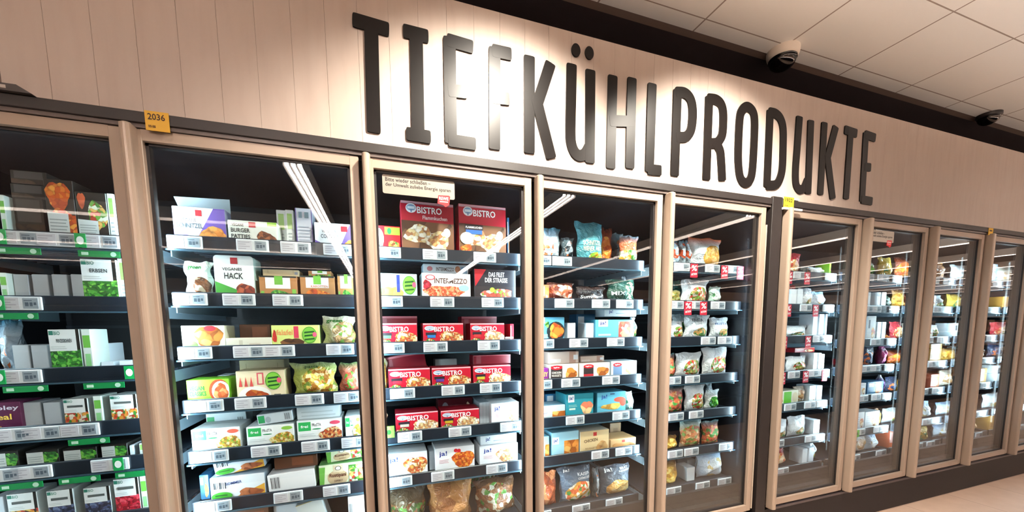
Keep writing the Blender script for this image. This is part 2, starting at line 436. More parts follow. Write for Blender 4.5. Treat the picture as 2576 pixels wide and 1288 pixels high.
def cabinet(doors, xl, xr, label):
    """Upright multi-deck freezer with glass doors; xl..xr are its outer ends."""
    root = empty('upright_freezer', (xl, 0.4, 0)); tag(root, label, 'freezer', 'upright freezer cabinets along the wall')
    ox, oy = xl, 0.4
    class R: pass
    def P(mb, name, parent=root, smooth=False):
        for i, v in enumerate(mb.v): mb.v[i] = (v[0]-ox, v[1]-oy, v[2])
        return mb.build(name, parent, smooth=smooth)
    b = MB(); b.box(xl, 0.06, ZHB, xr, 0.95, ZHT+0.02, INNER); P(b, 'roof_panel')
    b = MB(); b.box(xl, 0.93, 0.02, xr, 0.98, ZHT, INNER)
    for kz in range(8): b.box(xl+0.03, 0.922, 0.5+kz*0.2, xr-0.03, 0.931, 0.515+kz*0.2, mat('#2a2d36', 0.4))
    P(b, 'back_panel')
    b = MB(); b.box(xl, 0.05, ZBOT, xl+0.03, 0.93, ZHB, INNER); P(b, 'side_panel')
    b = MB(); b.box(xr-0.03, 0.05, ZBOT, xr, 0.93, ZHB, INNER); P(b, 'side_panel')
    b = MB(); b.box(xl, 0.004, 0.0, xr, 0.95, ZBOT-0.022, DARK); b.box(xl+0.1, -0.002, ZBOT-0.03, xr-0.1, 0.02, ZBOT-0.016, mat('#4b4345', 0.3)); P(b, 'plinth')
    b = MB(); b.box(xl+0.03, 0.05, ZBOT-0.02, xr-0.03, 0.93, 0.31, mat('#1a1719', 0.5)); b.box(xl+0.03, 0.09, 0.31, xr-0.03, 0.115, 0.40, mat('#211c1e', 0.5)); P(b, 'base_tray')
    b = MB(); b.box(xl, -0.014, ZHB+0.012, xr, 0.06, ZHT, HEADER, bevel=0.002); b.box(xl, -0.006, ZHB-0.002, xr, 0.06, ZHB+0.012, mat('#5a504c', 0.35)); P(b, 'header_rail')
    for d in doors:
        X = hx(d)
        b = MB(); b.box(X-0.030, 0.048, ZBOT, X+0.012, 0.10, ZHB, mat('#0b0a0b', 0.6)); P(b, 'mullion')
        dr = door(d, root, 0); 
        for o in [dr] + list(dr.children):
            me = o.data
            me.transform(Matrix.Translation((-ox, -oy, 0))) if True else None
        led(X+0.016, 0.105, 1); led(X+0.748, 0.105, -1)
        for k in LZS:
            z = lz(d, k)
            s = MB()
            y1 = 0.88 if k < 7 else 0.90
            s.box(X+0.014, 0.150, z+0.004, X+0.742, y1, z+0.012, mat('#262d36', 0.4))
            for kk in range(12):
                yy = 0.20+kk*0.055; s.box(X+0.016, yy, z-0.006, X+0.740, yy+0.008, z+0.004, mat('#3a4450', 0.35))
            sh = P(s, 'shelf')
            l = MB(); l.box(X+0.012, 0.138, z-0.030, X+0.744, 0.150, z+0.030, LIP, bevel=0.003)
            l.box(X+0.010, 0.130, z-0.034, X+0.746, 0.150, z-0.028, mat('#3d5462', 0.2))
            lp = P(l, 'price_rail', sh)
            for bx_ in (0.014, 0.738):
                br_ = MB(); br_.box(X+bx_, 0.16, z-0.055, X+bx_+0.004, 0.84, z-0.0065, mat('#9fb6c4', 0.25)); P(br_, 'bracket', sh)
    return root
cabA = cabinet([1, 2, 3, 4, 5], -0.82, 3.118, 'long upright freezer with five tan-framed glass doors, under the sign lettering')
cabB = cabinet([6, 7, 8, 9, 10, 11], 3.207, 7.98, 'farther upright freezer whose tan-framed glass doors run on beyond the dark post')
# dark post between the two freezers, with its thin bright strip
b = MB(); b.box(3.120, -0.016, 0.0, 3.205, 0.045, ZHT+0.012, HEADER, bevel=0.003); tag(b.build('dark_post'), 'dark upright post between the fifth and sixth freezer doors', 'post')
b = MB(); b.box(3.096, 0.0, 0.262, 3.104, 0.03, 2.10, mat('#d9cbb8', 0.3, 0.3)); tag(b.build('edge_strip'), 'thin pale metal strip just left of the dark post', 'metal strip')

# labels and fittings on the header rail
yl = mat('#d8a836', 0.6); yb = mat('#c8b82a', 0.6); ink = mat('#3a2418', 0.7)
def number_label(px0, py0, px1, py1, txt, m_, label):
    a = on_y(px0, py0, -0.018); c = on_y(px1, py1, -0.018)
    w_, h_ = c.x-a.x, 0.066
    mb = MB(); mb.box(0, 0, 0, w_, 0.0025, h_, m_)
    put_text(mb, txt, w_*0.12, h_*0.55, w_*0.72, h_*0.33, -0.0006, ink)
    put_text(mb, '00-88', w_*0.12, h_*0.14, w_*0.30, h_*0.14, -0.0006, ink)
    o = mb.build('number_label', loc=(a.x, -0.018, 2.196 if txt != '1922' else 2.208)); tag(o, label, 'label'); return o
number_label(363, 285, 427, 325, '2036', yl, 'orange-yellow paper label reading 2036 on the dark rail')
number_label(1973, 493, 1997, 515, '1922', yb, 'bright yellow paper label reading 1922 above the dark post')
a = on_y(2487, 585, -0.018); mb = MB(); mb.box(0, 0, 0, 0.066, 0.0025, 0.056, yl); mb.box(0.012, -0.0006, 0.03, 0.05, 0.0, 0.04, ink)
tag(mb.build('number_label', loc=(a.x, -0.018, 2.198)), 'small yellow paper label on the rail above the ninth door', 'label')
mb = MB(); mb.box(0, 0, 0, 0.165, 0.012, 0.012, mat('#efece6', 0.4)); tag(mb.build('label_holder', loc=(3.195, -0.030, 2.195)), 'white plastic strip holding the bright yellow 1922 label', 'label holder')
mb = MB(); mb.box(0, 0, 0, 0.15, 0.012, 0.012, mat('#f5efe4', 0.4)); tag(mb.build('cable_clip', loc=(3.20, -0.014, 2.262)), 'pale cover strip on the rail just above the 1922 label', 'cover strip')
mb = MB(); mb.prism([(0, 0), (0.42, 0), (0.385, 0.022), (0, 0.022)], 0, 0.03, mat('#3a3533', 0.5)); mb.box(0.345, -0.001, 0.006, 0.36, 0, 0.016, mat('#b9b2aa', 0.4)); mb.box(0.30, -0.001, 0.006, 0.312, 0, 0.016, mat('#b9b2aa', 0.4))
tag(mb.build('cable_cover', loc=(-0.655, -0.03, ZHT+0.001)), 'low dark cover with sloping end on top of the rail, far left', 'cable cover')

# ---------------------------------------------------------------- sign letters
ST = 0.0545     # stroke width
def stroke_faces(mb, pts, wid, y0, y1, material, rnd=0.45, closed=False):
    """A ribbon of constant width with rounded ends along pts (x, z)."""
    P = [Vector(p) for p in pts]; L, R = [], []
    for i, p in enumerate(P):
        if closed and i in (0, len(P)-1):
            a, c = (P[0]-P[-2]).normalized(), (P[1]-P[0]).normalized()
            t = (a+c).normalized(); n = Vector((-t.y, t.x)); s = 1
        elif i == 0: t = (P[1]-p).normalized(); n = Vector((-t.y, t.x)); s = 1
        elif i == len(P)-1: t = (p-P[i-1]).normalized(); n = Vector((-t.y, t.x)); s = 1
        else:
            a, c = (p-P[i-1]).normalized(), (P[i+1]-p).normalized()
            t = (a+c).normalized(); n = Vector((-t.y, t.x)); s = 1/max(0.6, n.dot(Vector((-a.y, a.x))))
        L.append(p+n*wid/2*s); R.append(p-n*wid/2*s)
    def cap(p, t, n):
        o = []
        for k in range(1, 8):
            a = math.pi*k/8; # squarish rounded cap
            ca, sa = math.cos(a), math.sin(a)
            ca = math.copysign(abs(ca)**rnd, ca); sa = abs(sa)**rnd
            o.append(p + n*ca*wid/2 + t*sa*wid*0.22)
        return o
    t1 = (P[-1]-P[-2]).normalized(); t0 = (P[0]-P[1]).normalized()
    poly = R + list(reversed(cap(P[-1], t1, Vector((-t1.y, t1.x))))) + list(reversed(L)) + list(reversed(cap(P[0], t0, Vector((-t0.y, t0.x)))))
    # side walls all round, and the front as quads between the two edges
    n = len(P); b = len(mb.v); k = mb.m(material)
    for y in (y0, y1): mb.v += [(q.x, y, q.y) for q in L] + [(q.x, y, q.y) for q in R]
    for i in range(n-1):
        mb.f.append((b+n+i, b+n+i+1, b+i+1, b+i)); mb.mi.append(k)
        mb.f.append((b+i, b+i+1, b+2*n+i+1, b+2*n+i)); mb.mi.append(k)
        mb.f.append((b+3*n+i, b+3*n+i+1, b+n+i+1, b+n+i)); mb.mi.append(k)
    for p, t in () if closed else ((P[-1], t1), (P[0], t0)):
        nn = Vector((-t.y, t.x)); cp = [p+nn*wid/2] + cap(p, t, nn) + [p-nn*wid/2]
        mb.prism([(q.x, q.y) for q in reversed(cp)], y0, y1, material)
def smooth(pts, closed=False, n=6):
    P = [Vector(p) for p in pts]; o = []; N_ = len(P)
    rng = range(N_ if closed else N_-1)
    for i in rng:
        p0 = P[(i-1) % N_] if (closed or i > 0) else P[i]; p1 = P[i]; p2 = P[(i+1) % N_]; p3 = P[(i+2) % N_] if (closed or i+2 < N_) else P[(i+1) % N_]
        for k in range(n):
            t = k/n
            o.append(0.5*((2*p1)+(-p0+p2)*t+(2*p0-5*p1+4*p2-p3)*t*t+(-p0+3*p1-3*p2+p3)*t*t*t))
    o.append(P[0] if closed else P[-1])
    return o
YL = -0.007
LET = [
 ('T', 'first letter T of the black sign, with a wide bar', [[(893.9,49.7),(971.5,72)], [(933.5,62),(940.4,326)]]),
 ('I', 'black sign letter I with slab ends, right after the first T', [[(1021.2,77.6),(1070.9,90)], [(1047,86),(1052.2,342)], [(1029,336.5),(1077,344.2)]]),
 ('E', 'glossy sign letter E between the I and the F', [[(1130.8,99),(1134.8,354)], [(1131,101),(1184,116.5)], [(1134,227),(1168,231)], [(1134.5,353),(1191,361.5)]]),
 ('F', 'glossy sign letter F between the E and the K', [[(1244.6,125),(1244.6,369)], [(1244.6,127),(1281,135)], [(1244.6,245),(1276,248.5)]]),
 ('K', 'first letter K of the black sign, before the U with dots', [[(1332,146),(1332,379)], [(1384,163),(1352,261)], [(1351,254),(1386,392)]]),
 ('Ü', 'black sign letter U carrying two dots', ['s', [(1438.6,166),(1437,250),(1435.5,330),(1438,362),(1447,383),(1459,391),(1472,386),(1483,368)], 'l', [(1485.7,181),(1484.5,404)], 'd', (1449.3,125.7), 'd', (1482.9,132.9)]),
 ('H', 'glossy pale-looking sign letter H', [[(1542,195),(1536.8,418)], [(1590.4,201),(1585,418)], [(1539,303.6),(1587.5,305)]]),
 ('L', 'sign letter L between the H and the P', [[(1641.4,215),(1634.5,427)], [(1634,426),(1660,428.5)]]),
 ('P', 'black sign letter P', [[(1705.2,230.3),(1698.2,437)], 's', [(1705,231.4),(1724,233.8),(1738,249),(1743.4,276.9),(1741.7,311.8),(1735.9,333),(1724.3,344),(1706,344)]]),
 ('R', 'black sign letter R', [[(1784.8,247.8),(1777.8,447)], 's', [(1785,247.8),(1803.5,251),(1816,264),(1820.5,288.5),(1819,330.4),(1814,347),(1803.5,358.6),(1787,360)], 's', [(1800,358),(1811.3,376),(1814.6,398),(1817.4,449)]]),
 ('O', 'black oval sign letter O', ['c', [(1880.8,268.3),(1868,276.9),(1861.5,302.5),(1858,386.3),(1860.5,432),(1866.3,452),(1876.8,459.7),(1887,452.7),(1893.5,430),(1897.8,363),(1899.4,304.8),(1894.6,280)]]),
 ('D', 'black sign letter D', [[(1938.5,281.5),(1930.5,465)], 's', [(1938.5,282),(1952.6,286),(1964.6,299),(1971,323.9),(1971,371.7),(1968.9,423.9),(1961.8,452),(1951,464.5),(1931,465.5)]]),
 ('U', 'plain letter U without dots, after the D', ['s', [(2012,297),(2006.5,371.7),(2002.6,423.9),(2002.6,455),(2006,470),(2013.5,476.5),(2023.3,472),(2031,455)], 'l', [(2040.7,307),(2033.5,483)]]),
 ('K', 'second letter K of the black sign, close to its right end', [[(2074.8,312),(2064.6,485)], [(2102.6,322),(2083,395)], [(2082,392),(2095,496)]]),
 ('T', 'second letter T of the black sign, next to last', [[(2128.5,326.5),(2154,335)], [(2141,331),(2129.3,496)]]),
 ('E', 'last letter E of the black sign, at its right end', [[(2179.3,337.5),(2169.8,503)], [(2179.3,338.5),(2200.5,346)], [(2178,419.6),(2188.5,421)], [(2170,502),(2192,506)]]),
]
def lp(p): q = on_y(p[0], p[1], YL); return (q.x, q.z)
for ch, lab, strokes in LET:
    mb = MB(); mode = 'l'; nst = 0
    allp = []
    for s in strokes:
        if isinstance(s, str): mode = s; continue
        y0, y1 = YL - 0.0004*nst, -0.0005; nst += 1
        if mode == 'd':
            c = lp(s); mb.prism([(x, z) for x, z in ell(c[0], c[1], 0.024, 0.030, 24)], y0, y1, BLACK); allp.append(c); mode = 'd'; continue
        pts = [lp(p) for p in s]
        if mode == 's': pts = smooth(pts)
        if mode == 'c': pts = smooth(pts, True)
        stroke_faces(mb, [tuple(p) for p in pts], ST, y0, y1, BLACK, closed=(mode == 'c')); allp += [tuple(p) for p in pts]; mode = 'l'
    cx = sum(p[0] for p in allp)/len(allp); cz = min(p[1] for p in allp)
    mb.v = [(v[0]-cx, v[1], v[2]-cz) for v in mb.v]
    o = mb.build('sign_letter', loc=(cx, 0, cz)); tag(o, lab, 'letter', 'black letters of the sign on the planked wall')

# ---------------------------------------------------------------- notices stuck on two doors
def notice(dn, label, paper):
    X = hx(dn)
    w_, h_ = 0.315, 0.080
    root = MB(); r = 0.008; poly = []
    for cx, cz, a in ((w_-r, r, -90), (w_-r, h_-r, 0), (r, h_-r, 90), (r, r, 180)):
        for k in range(5):
            t = math.radians(a+k*22.5); poly.append((cx+r*math.cos(t), cz+r*math.sin(t)))
    root.prism(poly, -0.0015, 0, mat(paper, 0.5))
    put_text(root, 'Bitte wieder schließen –', 0.012, 0.052, 0.195, 0.017, -0.0019, mat('#1e1512', 0.6), True)
    put_text(root, 'der Umwelt zuliebe Energie sparen', 0.012, 0.027, 0.285, 0.020, -0.0019, mat('#1e1512', 0.6), True)
    o = root.build('door_notice', loc=(X+0.062, 0.0238, 2.072)); tag(o, label, 'notice')
    t = MB(); t.prism([(0.238, 0.0), (0.235, -0.022), (0.262, -0.028), (0.272, -0.036), (0.288, -0.026), (0.294, 0.012), (0.288, 0.016), (0.240, 0.014)], -0.0025, -0.0016, mat('#e01f26', 0.4))
    put_text(t, 'REWE', 0.243, -0.006, 0.042, 0.014, -0.0028, mat('#ffffff', 0.5)); t.box(0.245, -0.0028, -0.016, 0.283, -0.0025, -0.011, mat('#f0a0a0', 0.5))
    tag(t.build('logo_tag', o), 'red tag with white lettering')
notice(3, 'cream notice with a red tag asking to close the door, on the third glass door', '#8f887d')
notice(7, 'smaller-looking cream notice with a red tag, on the seventh glass door', '#c8c0b4')

# ================================================================ printed artwork
PASTA = ('e3c65a', 'c9a23a', '8aa63a', 'f0e0a0', 'b5762a')
PIZZA = ('e8c890', 'd99a4a', 'c4552c', 'f3e4c4', 'a8582a')
CREAMP = ('f0e2c4', 'e2c893', 'd7a566', 'f7efe0', 'b77a50')
GREENV = ('2f7a28', '4fa53a', '1f5a20', '79c04a', '2b6b2a')
BERRY = ('b5142a', 'd02840', '8a0f20', 'e05060')
BLUEB = ('2c3550', '45527a', '1d2338', '66789a')
VEGMIX = ('d8572c', 'e8e0c8', '3f8a34', 'e09a3a', 'b8301f')
ORANGEF = ('e07a2a', 'd05a1a', 'f0a040', 'b8471a')
NUGGET = ('d98a3a', 'c06a22', 'eab060', 'a85a20')
MEAT = ('8a3020', 'a8452c', '6a2015', 'c06040')
SALAD = ('3f7a2a', 'd8e0c8', 'b03a2a', '6aa040', 'e0b060')
NUTS = ('7a4a30', '9a6040', 'e0d0b8', '5a3422')
def R_(x0, y0, x1, y1, c): return ('r', x0, y0, x1, y1, c)
def E_(cx, cy, rx, ry, c): return ('e', cx, cy, rx, ry, c)
def T_(s, x, y, h, c, w=None, skew=0.0, rot=0.0): return ('t', s, x, y, h, c, w, skew, rot)
def F_(cx, cy, rx, ry, cols, sc=90): return ('f', cx, cy, rx, ry, cols, sc)
def FR(x0, y0, x1, y1, cols, sc=90): return ('fr', x0, y0, x1, y1, cols, sc)
def G_(pts, c): return ('p', pts, c)
def lines(x0, y0, x1, y1, n, c, th=0.3):
    return [R_(x0, y0+(y1-y0)*i/n, x1-(0.08*(x1-x0) if i % 2 else 0), y0+(y1-y0)*(i+th)/n, c) for i in range(n)]
def bars(x0, y0, x1, y1, n, c='2a2a30'):
    return [R_(x0+(x1-x0)*i/n, y0, x0+(x1-x0)*(i+(0.3 if i % 3 else 0.6))/n, y1, c) for i in range(n)]
GREENLOGO = lambda cx, cy, rx, ry: [E_(cx, cy, rx, ry, '4f9a2c'), E_(cx, cy, rx*0.9, ry*0.9, '7cc242')] + [G_([(cx-rx*0.7, cy+ry*a), (cx+rx*0.7, cy+ry*(a+0.12)), (cx+rx*0.65, cy+ry*(a+0.3)), (cx-rx*0.65, cy+ry*(a+0.2))], '1d5a20') for a in (-0.65, -0.2, 0.2)] + [E_(cx+rx*0.7, cy+ry*0.05, rx*0.28, ry*0.3, 'e05a7a')]
OETK = lambda cx, cy, s=1.0: [E_(cx, cy, 0.125*s, 0.115*s, 'f4eef0'), E_(cx, cy+0.01, 0.105*s, 0.075*s, '7f9cc0'), R_(cx-0.085*s, cy-0.015, cx+0.085*s, cy+0.035, 'dfe6ee'), R_(cx-0.012, cy-0.10*s, cx+0.012, cy-0.02, '6d86aa')]
def bistro(acc, tall=False, title='', f=PIZZA):
    if tall:
        o = [R_(0, .94, 1, 1, 'd7a0ac'), FR(0, 0, 1, .62, ('7a5236', '5a3a26', '946a48'), 9), F_(.33, .36, .3, .2, CREAMP, 60), F_(.68, .25, .26, .22, CREAMP, 60), E_(.86, .42, .07, .09, 'f2f0ee'),
             T_('BISTRO', .30, .76, .13, 'ffffff', .45), G_([(0, .62), (1, .60), (1, .94), (0, .94)], 'b3152c')]
        o = [o[0], o[1], o[2], o[3], o[4], o[6], T_('BISTRO', .30, .77, .13, 'ffffff', .47)] + OETK(.19, .86, .8)
        if title == 'F': o.append(T_('Flammkuchen', .40, .655, .075, 'f0d8dc', .47))
        else: o += [R_(.12, .50, .50, .60, '2a2028'), R_(.14, .42, .48, .50, acc), T_('FLAMMKUCHEN', .14, .53, .04, 'ffffff', .34), F_(.15, .12, .13, .1, ORANGEF, 120), E_(.16, .33, .14, .12, 'efe8e0')]
        return ('c01a30', 'b8203a', o)
    return ('c01a30', 'a8182c', [R_(0, .93, 1, 1, 'e2b0b8'), F_(.70, .30, .36, .34, f, 110), F_(.16, .12, .18, .14, SALAD, 140), R_(.06, .42, .32, .56, '2a2028'), R_(.10, .30, .30, .44, acc),
             T_('BISTRO', .27, .60, .24, 'ffffff', .50)] + OETK(.16, .76, 1.0))
def frosta(acc, f, t):
    return ('eef3f2', 'dfe8e8', [R_(.03, .52, .30, .92, '2fae5a'), T_('frei', .08, .66, .12, 'ffffff', .16), R_(.31, .50, .56, .92, 'f6fafa'), T_('FRoSTA', .33, .70, .14, '2a3038', .2), E_(.43, .58, .10, .03, '2e8a58'),
             E_(.85, .82, .12, .09, acc), F_(.76, .32, .30, .32, f, 110)] + lines(.05, .28, .40, .44, 2, t) )
def ja(bg, f, title=None, fx=.72, berry=False):
    o = [F_(fx, .42, .32, .42, f, 95), T_('ja!', .10, .60, .26, '16348c', .2, .0), ] + lines(.10, .34, .34, .52, 3, 'c98a9a')
    if berry: o += [E_(.52, .84, .05, .08, 'c41a2a'), E_(.60, .82, .05, .08, 'd0202f')]
    if title: o.append(T_(title, .1, .14, .12, 'f0e080'))
    return (bg, bg, o)
def rewebio(f, lab=True, word=None):
    """Dark carton with a white label sheet above and a picture below."""
    o = [FR(0, 0, 1, .50, f, 110), R_(0, .48, .88, 1, 'e6ebea'), R_(.02, .86, .16, .96, '2f7d6a'), T_('BIO', .18, .86, .09, '4a8a7a', .2)] + lines(.05, .53, .55, .62, 2, 'b8c2c2')
    if word: o.append(T_(word, .24, .68, .09, '2a3032', .5))
    else: o += lines(.15, .68, .8, .78, 1, '59605f', .8)
    return ('2b2824', 'd4dedd', o)
ART = {
 'brown': ('3b332d', '4a4440', [FR(0, 0, 1, .35, ('4a3626', '5a4434', '3a2a20'), 40), R_(.1, .4, .9, .95, '57504c')]),
 'pumpkin': ('2c2622', '2c2622', [F_(.45, .72, .45, .28, ORANGEF, 60), F_(.5, .38, .38, .14, ('c9502a', 'e08038', 'd0452a'), 90), FR(.72, 0, 1, .4, ORANGEF, 60), G_([(.02, 0), (.74, 0), (.74, .42), (.02, .44)], 'd9dedd')] + lines(.08, .08, .68, .36, 5, '9aa3a3')),
 'salad': ('2d2824', 'a9c6bd', [F_(.18, .82, .14, .18, ('d0603a', 'c4502c'), 30), F_(.66, .5, .36, .34, SALAD, 70), G_([(.0, 0), (.66, 0), (.66, .40), (.0, .42)], 'd3dad8')] + lines(.06, .08, .6, .34, 5, '98a1a0')),
 'spine': ('dfe6e6', 'dfe6e6', [R_(.2, .5, .8, .9, '9acb6a')] + lines(.25, .1, .75, .45, 4, 'a8b4b8')),
 'spinegreen': ('dce8e0', 'dce8e0', [R_(.1, .55, .9, .85, '6fb84a'), R_(.2, .1, .8, .4, '8ccf8a')]),
 'greyend': ('aeb6bc', 'aeb6bc', [R_(.04, .02, .96, .98, 'b9c1c7')]),
 'whiteend': ('d8e2ea', 'd8e2ea', [R_(.06, .03, .94, .97, 'e0e8ee')]),
 'erbsen': rewebio(GREENV, word='ERBSEN'), 'bohnen': rewebio(('3f9a2f', '2a7a22', '6cc048', '1e5a1a'), word='PRINZESSBOHNEN'),
 'vegbio': rewebio(VEGMIX), 'vegdark': ('26221f', '3a3a36', [F_(.72, .5, .3, .45, GREENV, 120), R_(.02, .12, .52, .88, 'cfd6d2')] + lines(.06, .3, .48, .7, 3, '9aa5a2')),
 'fruitbio': rewebio(('e0a03a', 'b8301f', 'e8c860', '2a2a26')), 'blueberry': rewebio(BLUEB), 'raspberry': rewebio(BERRY),
 'purple': ('571c3e', '571c3e', [T_('poley', .05, .68, .2, 'd8d0dc', .9), T_('real', .1, .38, .2, 'e8c44a', .6), R_(.1, .08, .35, .16, 'd8a840')]),
 'schnitzel': ('e3e9ec', '8a93b0', [G_([(.78, 1), (1, 1), (1, 0), (.4, 0)], '6a52a6'), G_([(0, .32), (.55, 0), (0, 0)], '6a52a6'), F_(.75, .22, .29, .24, ('d98a3c', 'cf7d30', 'e29a4c'), 60), R_(.43, .74, .55, .92, 'b5202e'),
        T_('VEGANE', .14, .56, .10, '3a4450', .30), T_('SCHNITZEL', .06, .38, .14, '3a4450', .5)]),
 'patties': ('dfe4dd', 'dfe4dd', [R_(.80, .82, 1, 1, '8cc23a'), F_(.75, .24, .22, .36, ('7a4428', '9a5a34', '5a301c'), 80), R_(.42, .72, .56, .95, 'b5202e'), T_('VEGANE', .08, .74, .12, '3a3a38', .24), T_('BURGER', .06, .48, .18, '2a2a28', .38), T_('PATTIES', .06, .22, .18, '2a2a28', .38)]),
 'purplespine': ('c6cfe0', 'c6cfe0', [R_(0, 0, .06, 1, '5a4a96'), R_(.94, 0, 1, 1, '5a4a96')] + lines(.15, .1, .85, .6, 6, 'a4b0c4') + [R_(.2, .75, .4, .9, '6a8a98'), R_(.55, .75, .8, .9, '5a7a88')]),
 'cordon': ('e3e9ec', '8a93b0', [G_([(.88, 1), (1, 1), (1, 0), (.6, 0)], '6a52a6'), G_([(0, .3), (.4, 0), (0, 0)], '6a52a6'), F_(.88, .16, .18, .2, ('d98a3c', 'e29a4c'), 60), R_(.66, .68, .82, .9, 'b5202e'), T_('VEGANER', .18, .60, .11, '3a4450', .35), T_('CORDON', .15, .38, .16, '3a4450', .42)]),
 'hack': ('eef2f0', 'b9d4cc', [G_([(0, .38), (.55, .18), (.8, 0), (0, 0)], '3f9a3a'), F_(.76, .16, .30, .18, MEAT, 55), R_(.42, .80, .60, .95, 'b5202e'), T_('VEGANES', .2, .64, .07, '2c302e', .5), T_('HACK', .24, .44, .15, '222624', .48, 0.02)]),
 'spinat': ('1f2420', 'c08a5a', [R_(0, 0, 1, .92, 'b07a48'), F_(.52, .12, .3, .25, GREENV, 120), R_(.16, .42, .82, .92, 'eef0ea'), R_(.40, .60, .62, 1, '6ab23c'), R_(.86, .05, .97, .4, '7ab84a'), R_(.03, .05, .12, .3, '7ab84a')]),
 'karotten': ('1f2420', 'c08a5a', [R_(0, 0, 1, .92, 'b07a48'), F_(.48, .14, .4, .28, ORANGEF, 70), R_(.16, .46, .82, .92, 'eef0ea'), R_(.38, .62, .60, 1, '6ab23c'), T_('KAROTTEN', .3, .48, .1, 'c86a4a', .5)]),
 'nuggets': ('e8e4cc', 'e8e4cc', [F_(.62, .5, .36, .55, NUGGET, 35), E_(.66, .88, .14, .12, 'b8303a'), E_(.2, .18, .16, .2, '6aa83c'), R_(.0, .0, .4, .0, 'c8302a')] + lines(.1, .6, .22, .95, 3, '9ab08a') + [R_(.45, .02, .6, .16, 'c8302a')]),
 'flatwhite': ('e6e2d0', 'e6e2d0', [R_(.28, .15, .36, .8, 'cfc9b4'), R_(.5, .3, .75, .5, 'd2c6b4')]),
 'darkorange': ('6a4430', '6a4430', [R_(.4, .2, .9, .9, '8a5236')]),
 'falafel': ('dbe88a', 'c8dc7a', [F_(.42, .16, .26, .30, ('6a4424', '8a5a30', '54341c'), 35), R_(.46, .42, .56, .95, 'd43a5a'), F_(.06, .5, .05, .3, ('c8302a', 'e04a3a'), 60), T_('falafel', .1, .56, .24, 'e8945a', .34)] + GREENLOGO(.79, .55, .16, .38)),
 'currygreen': ('8fd63c', '7cc430', [E_(.76, .48, .25, .52, 'b5461f'), E_(.8, .45, .22, .46, 'e8e4dc'), F_(.8, .42, .19, .40, ('d9703a', 'c25a2a', 'e89a60'), 50), T_('VEGAN', .06, .52, .2, '1f6a34', .34), T_('CLASSICS', .06, .28, .2, '1f6a34', .38)]),
 'lasagne': ('efe0bc', 'd8c89a', [E_(.36, .1, .34, .36, 'f6f2ea'), F_(.38, .12, .26, .22, ('c8702c', 'e0a040', 'b0481f'), 45), R_(.42, .5, .56, .92, 'd8606a'), R_(.45, .54, .53, .88, 'efdcb8')] + [G_([(x, .45), (x+.07, .45), (x+.035, .8)], 'd0504a') for x in (.05, .16, .27)] + GREENLOGO(.76, .62, .17, .32) + [R_(.76, .04, .9, .14, '3a3a30')]),
 'beige': ('c9bd9a', 'c9bd9a', [R_(.14, .4, .15, .9, '9a8e6e'), R_(.84, .4, .85, .9, '9a8e6e'), R_(.88, .3, .97, .7, '8a92a0')]),
 'frosta1': frosta('e0604a', PASTA, 'c4cccc'), 'frosta2': frosta('8ac04a', PASTA, 'c4cccc'), 'frosta3': frosta('e0506a', ('c8502a', 'e08a4a', '9a3a20', 'e8c890'), 'c4cccc'),
 'frostatop': ('dbe6ea', 'dbe6ea', [R_(.02, .15, .2, .85, '2fa05e'), E_(.3, .4, .08, .3, 'aebcc4')] + bars(.78, .2, .94, .8, 8)),
 'frostaside': ('dbe6ea', 'dbe6ea', lines(.1, .2, .9, .8, 2, 'bccad0')),
 'sommer': ('dfe6ec', 'b8c8d4', [G_([(.35, 0), (1, .55), (1, 0)], 'e0a83a'), F_(.72, .22, .25, .22, ('a85a34', '8a4628', 'c0744a'), 45), T_('SOMMER', .28, .62, .12, '2a3a7a', .3, 0, .1)] + bars(.06, .5, .3, .78, 7) + [E_(.2, .2, .19, .17, '3f9a2c')] + [R_(.08, .2, .3, .26, '1d5a20')]),
 'barcode': ('eef0f2', 'eef0f2', bars(.06, .25, .26, .85, 8)),
 'rustipani': ('dfe8c4', '7ab06a', [G_([(0, 0), (.1, 0), (.14, .9), (0, .9)], '6cb04a'), E_(.42, .36, .24, .36, 'cdb08a'), R_(.32, .62, .54, .95, 'ddc9a8'), E_(.43, .8, .07, .1, '3a3a34'), E_(.43, .8, .055, .08, 'e8e4d8'), T_('Rustipani', .23, .34, .24, '5a2a1c', .38), FR(.68, .05, 1, .9, SALAD, 70), T_('ZUPFBROT', .33, .16, .1, '7a4a38', .2)]),
 'burger': ('d8222c', 'c01c26', [E_(.12, .5, .22, .4, 'f0ece6'), T_('VEGAN', .0, .2, .16, '3a5a4a', .3), R_(.38, .66, .98, .95, '9ccc3a'), E_(.56, .8, .08, .12, '2a8a4a'), F_(.72, .22, .24, .26, ('c88a3a', '3f8a34', '8a4424', 'e0b060'), 70)]),
 'bflamm': bistro('b0142a', True, 'F'), 'bflamm2': bistro('2a62b4', True),
 'b1': bistro('4fae5a'), 'b2': bistro('2a78c0'), 'b3': bistro('c83a3a', f=CREAMP), 'b4': bistro('b02a3a'), 'b5': bistro('5a3a90'), 'b6': bistro('c8b83a', f=CREAMP), 'b7': bistro('c8c0b0', f=CREAMP), 'b8': bistro('c8a82a', f=CREAMP),
 'bspine': ('c01a30', 'c01a30', [R_(.1, .06, .3, .9, 'f0e0e2'), T_('BISTRO', .9, .2, .5, 'ffffff', .5, 0, 1.57), R_(.05, .0, .95, .06, 'f0f0f0')]),
 'blid': ('8a1a2a', '8a1a2a', [R_(.08, .1, .2, .9, '9a4a54'), R_(.0, .92, 1, 1, 'c06a74')]),
 'blid2': ('5a1620', '5a1620', [T_('BISTRO', .35, .3, .4, 'b0a0a4', .35), E_(.2, .5, .1, .35, '8a8490'), F_(.85, .4, .1, .4, CREAMP, 60)]),
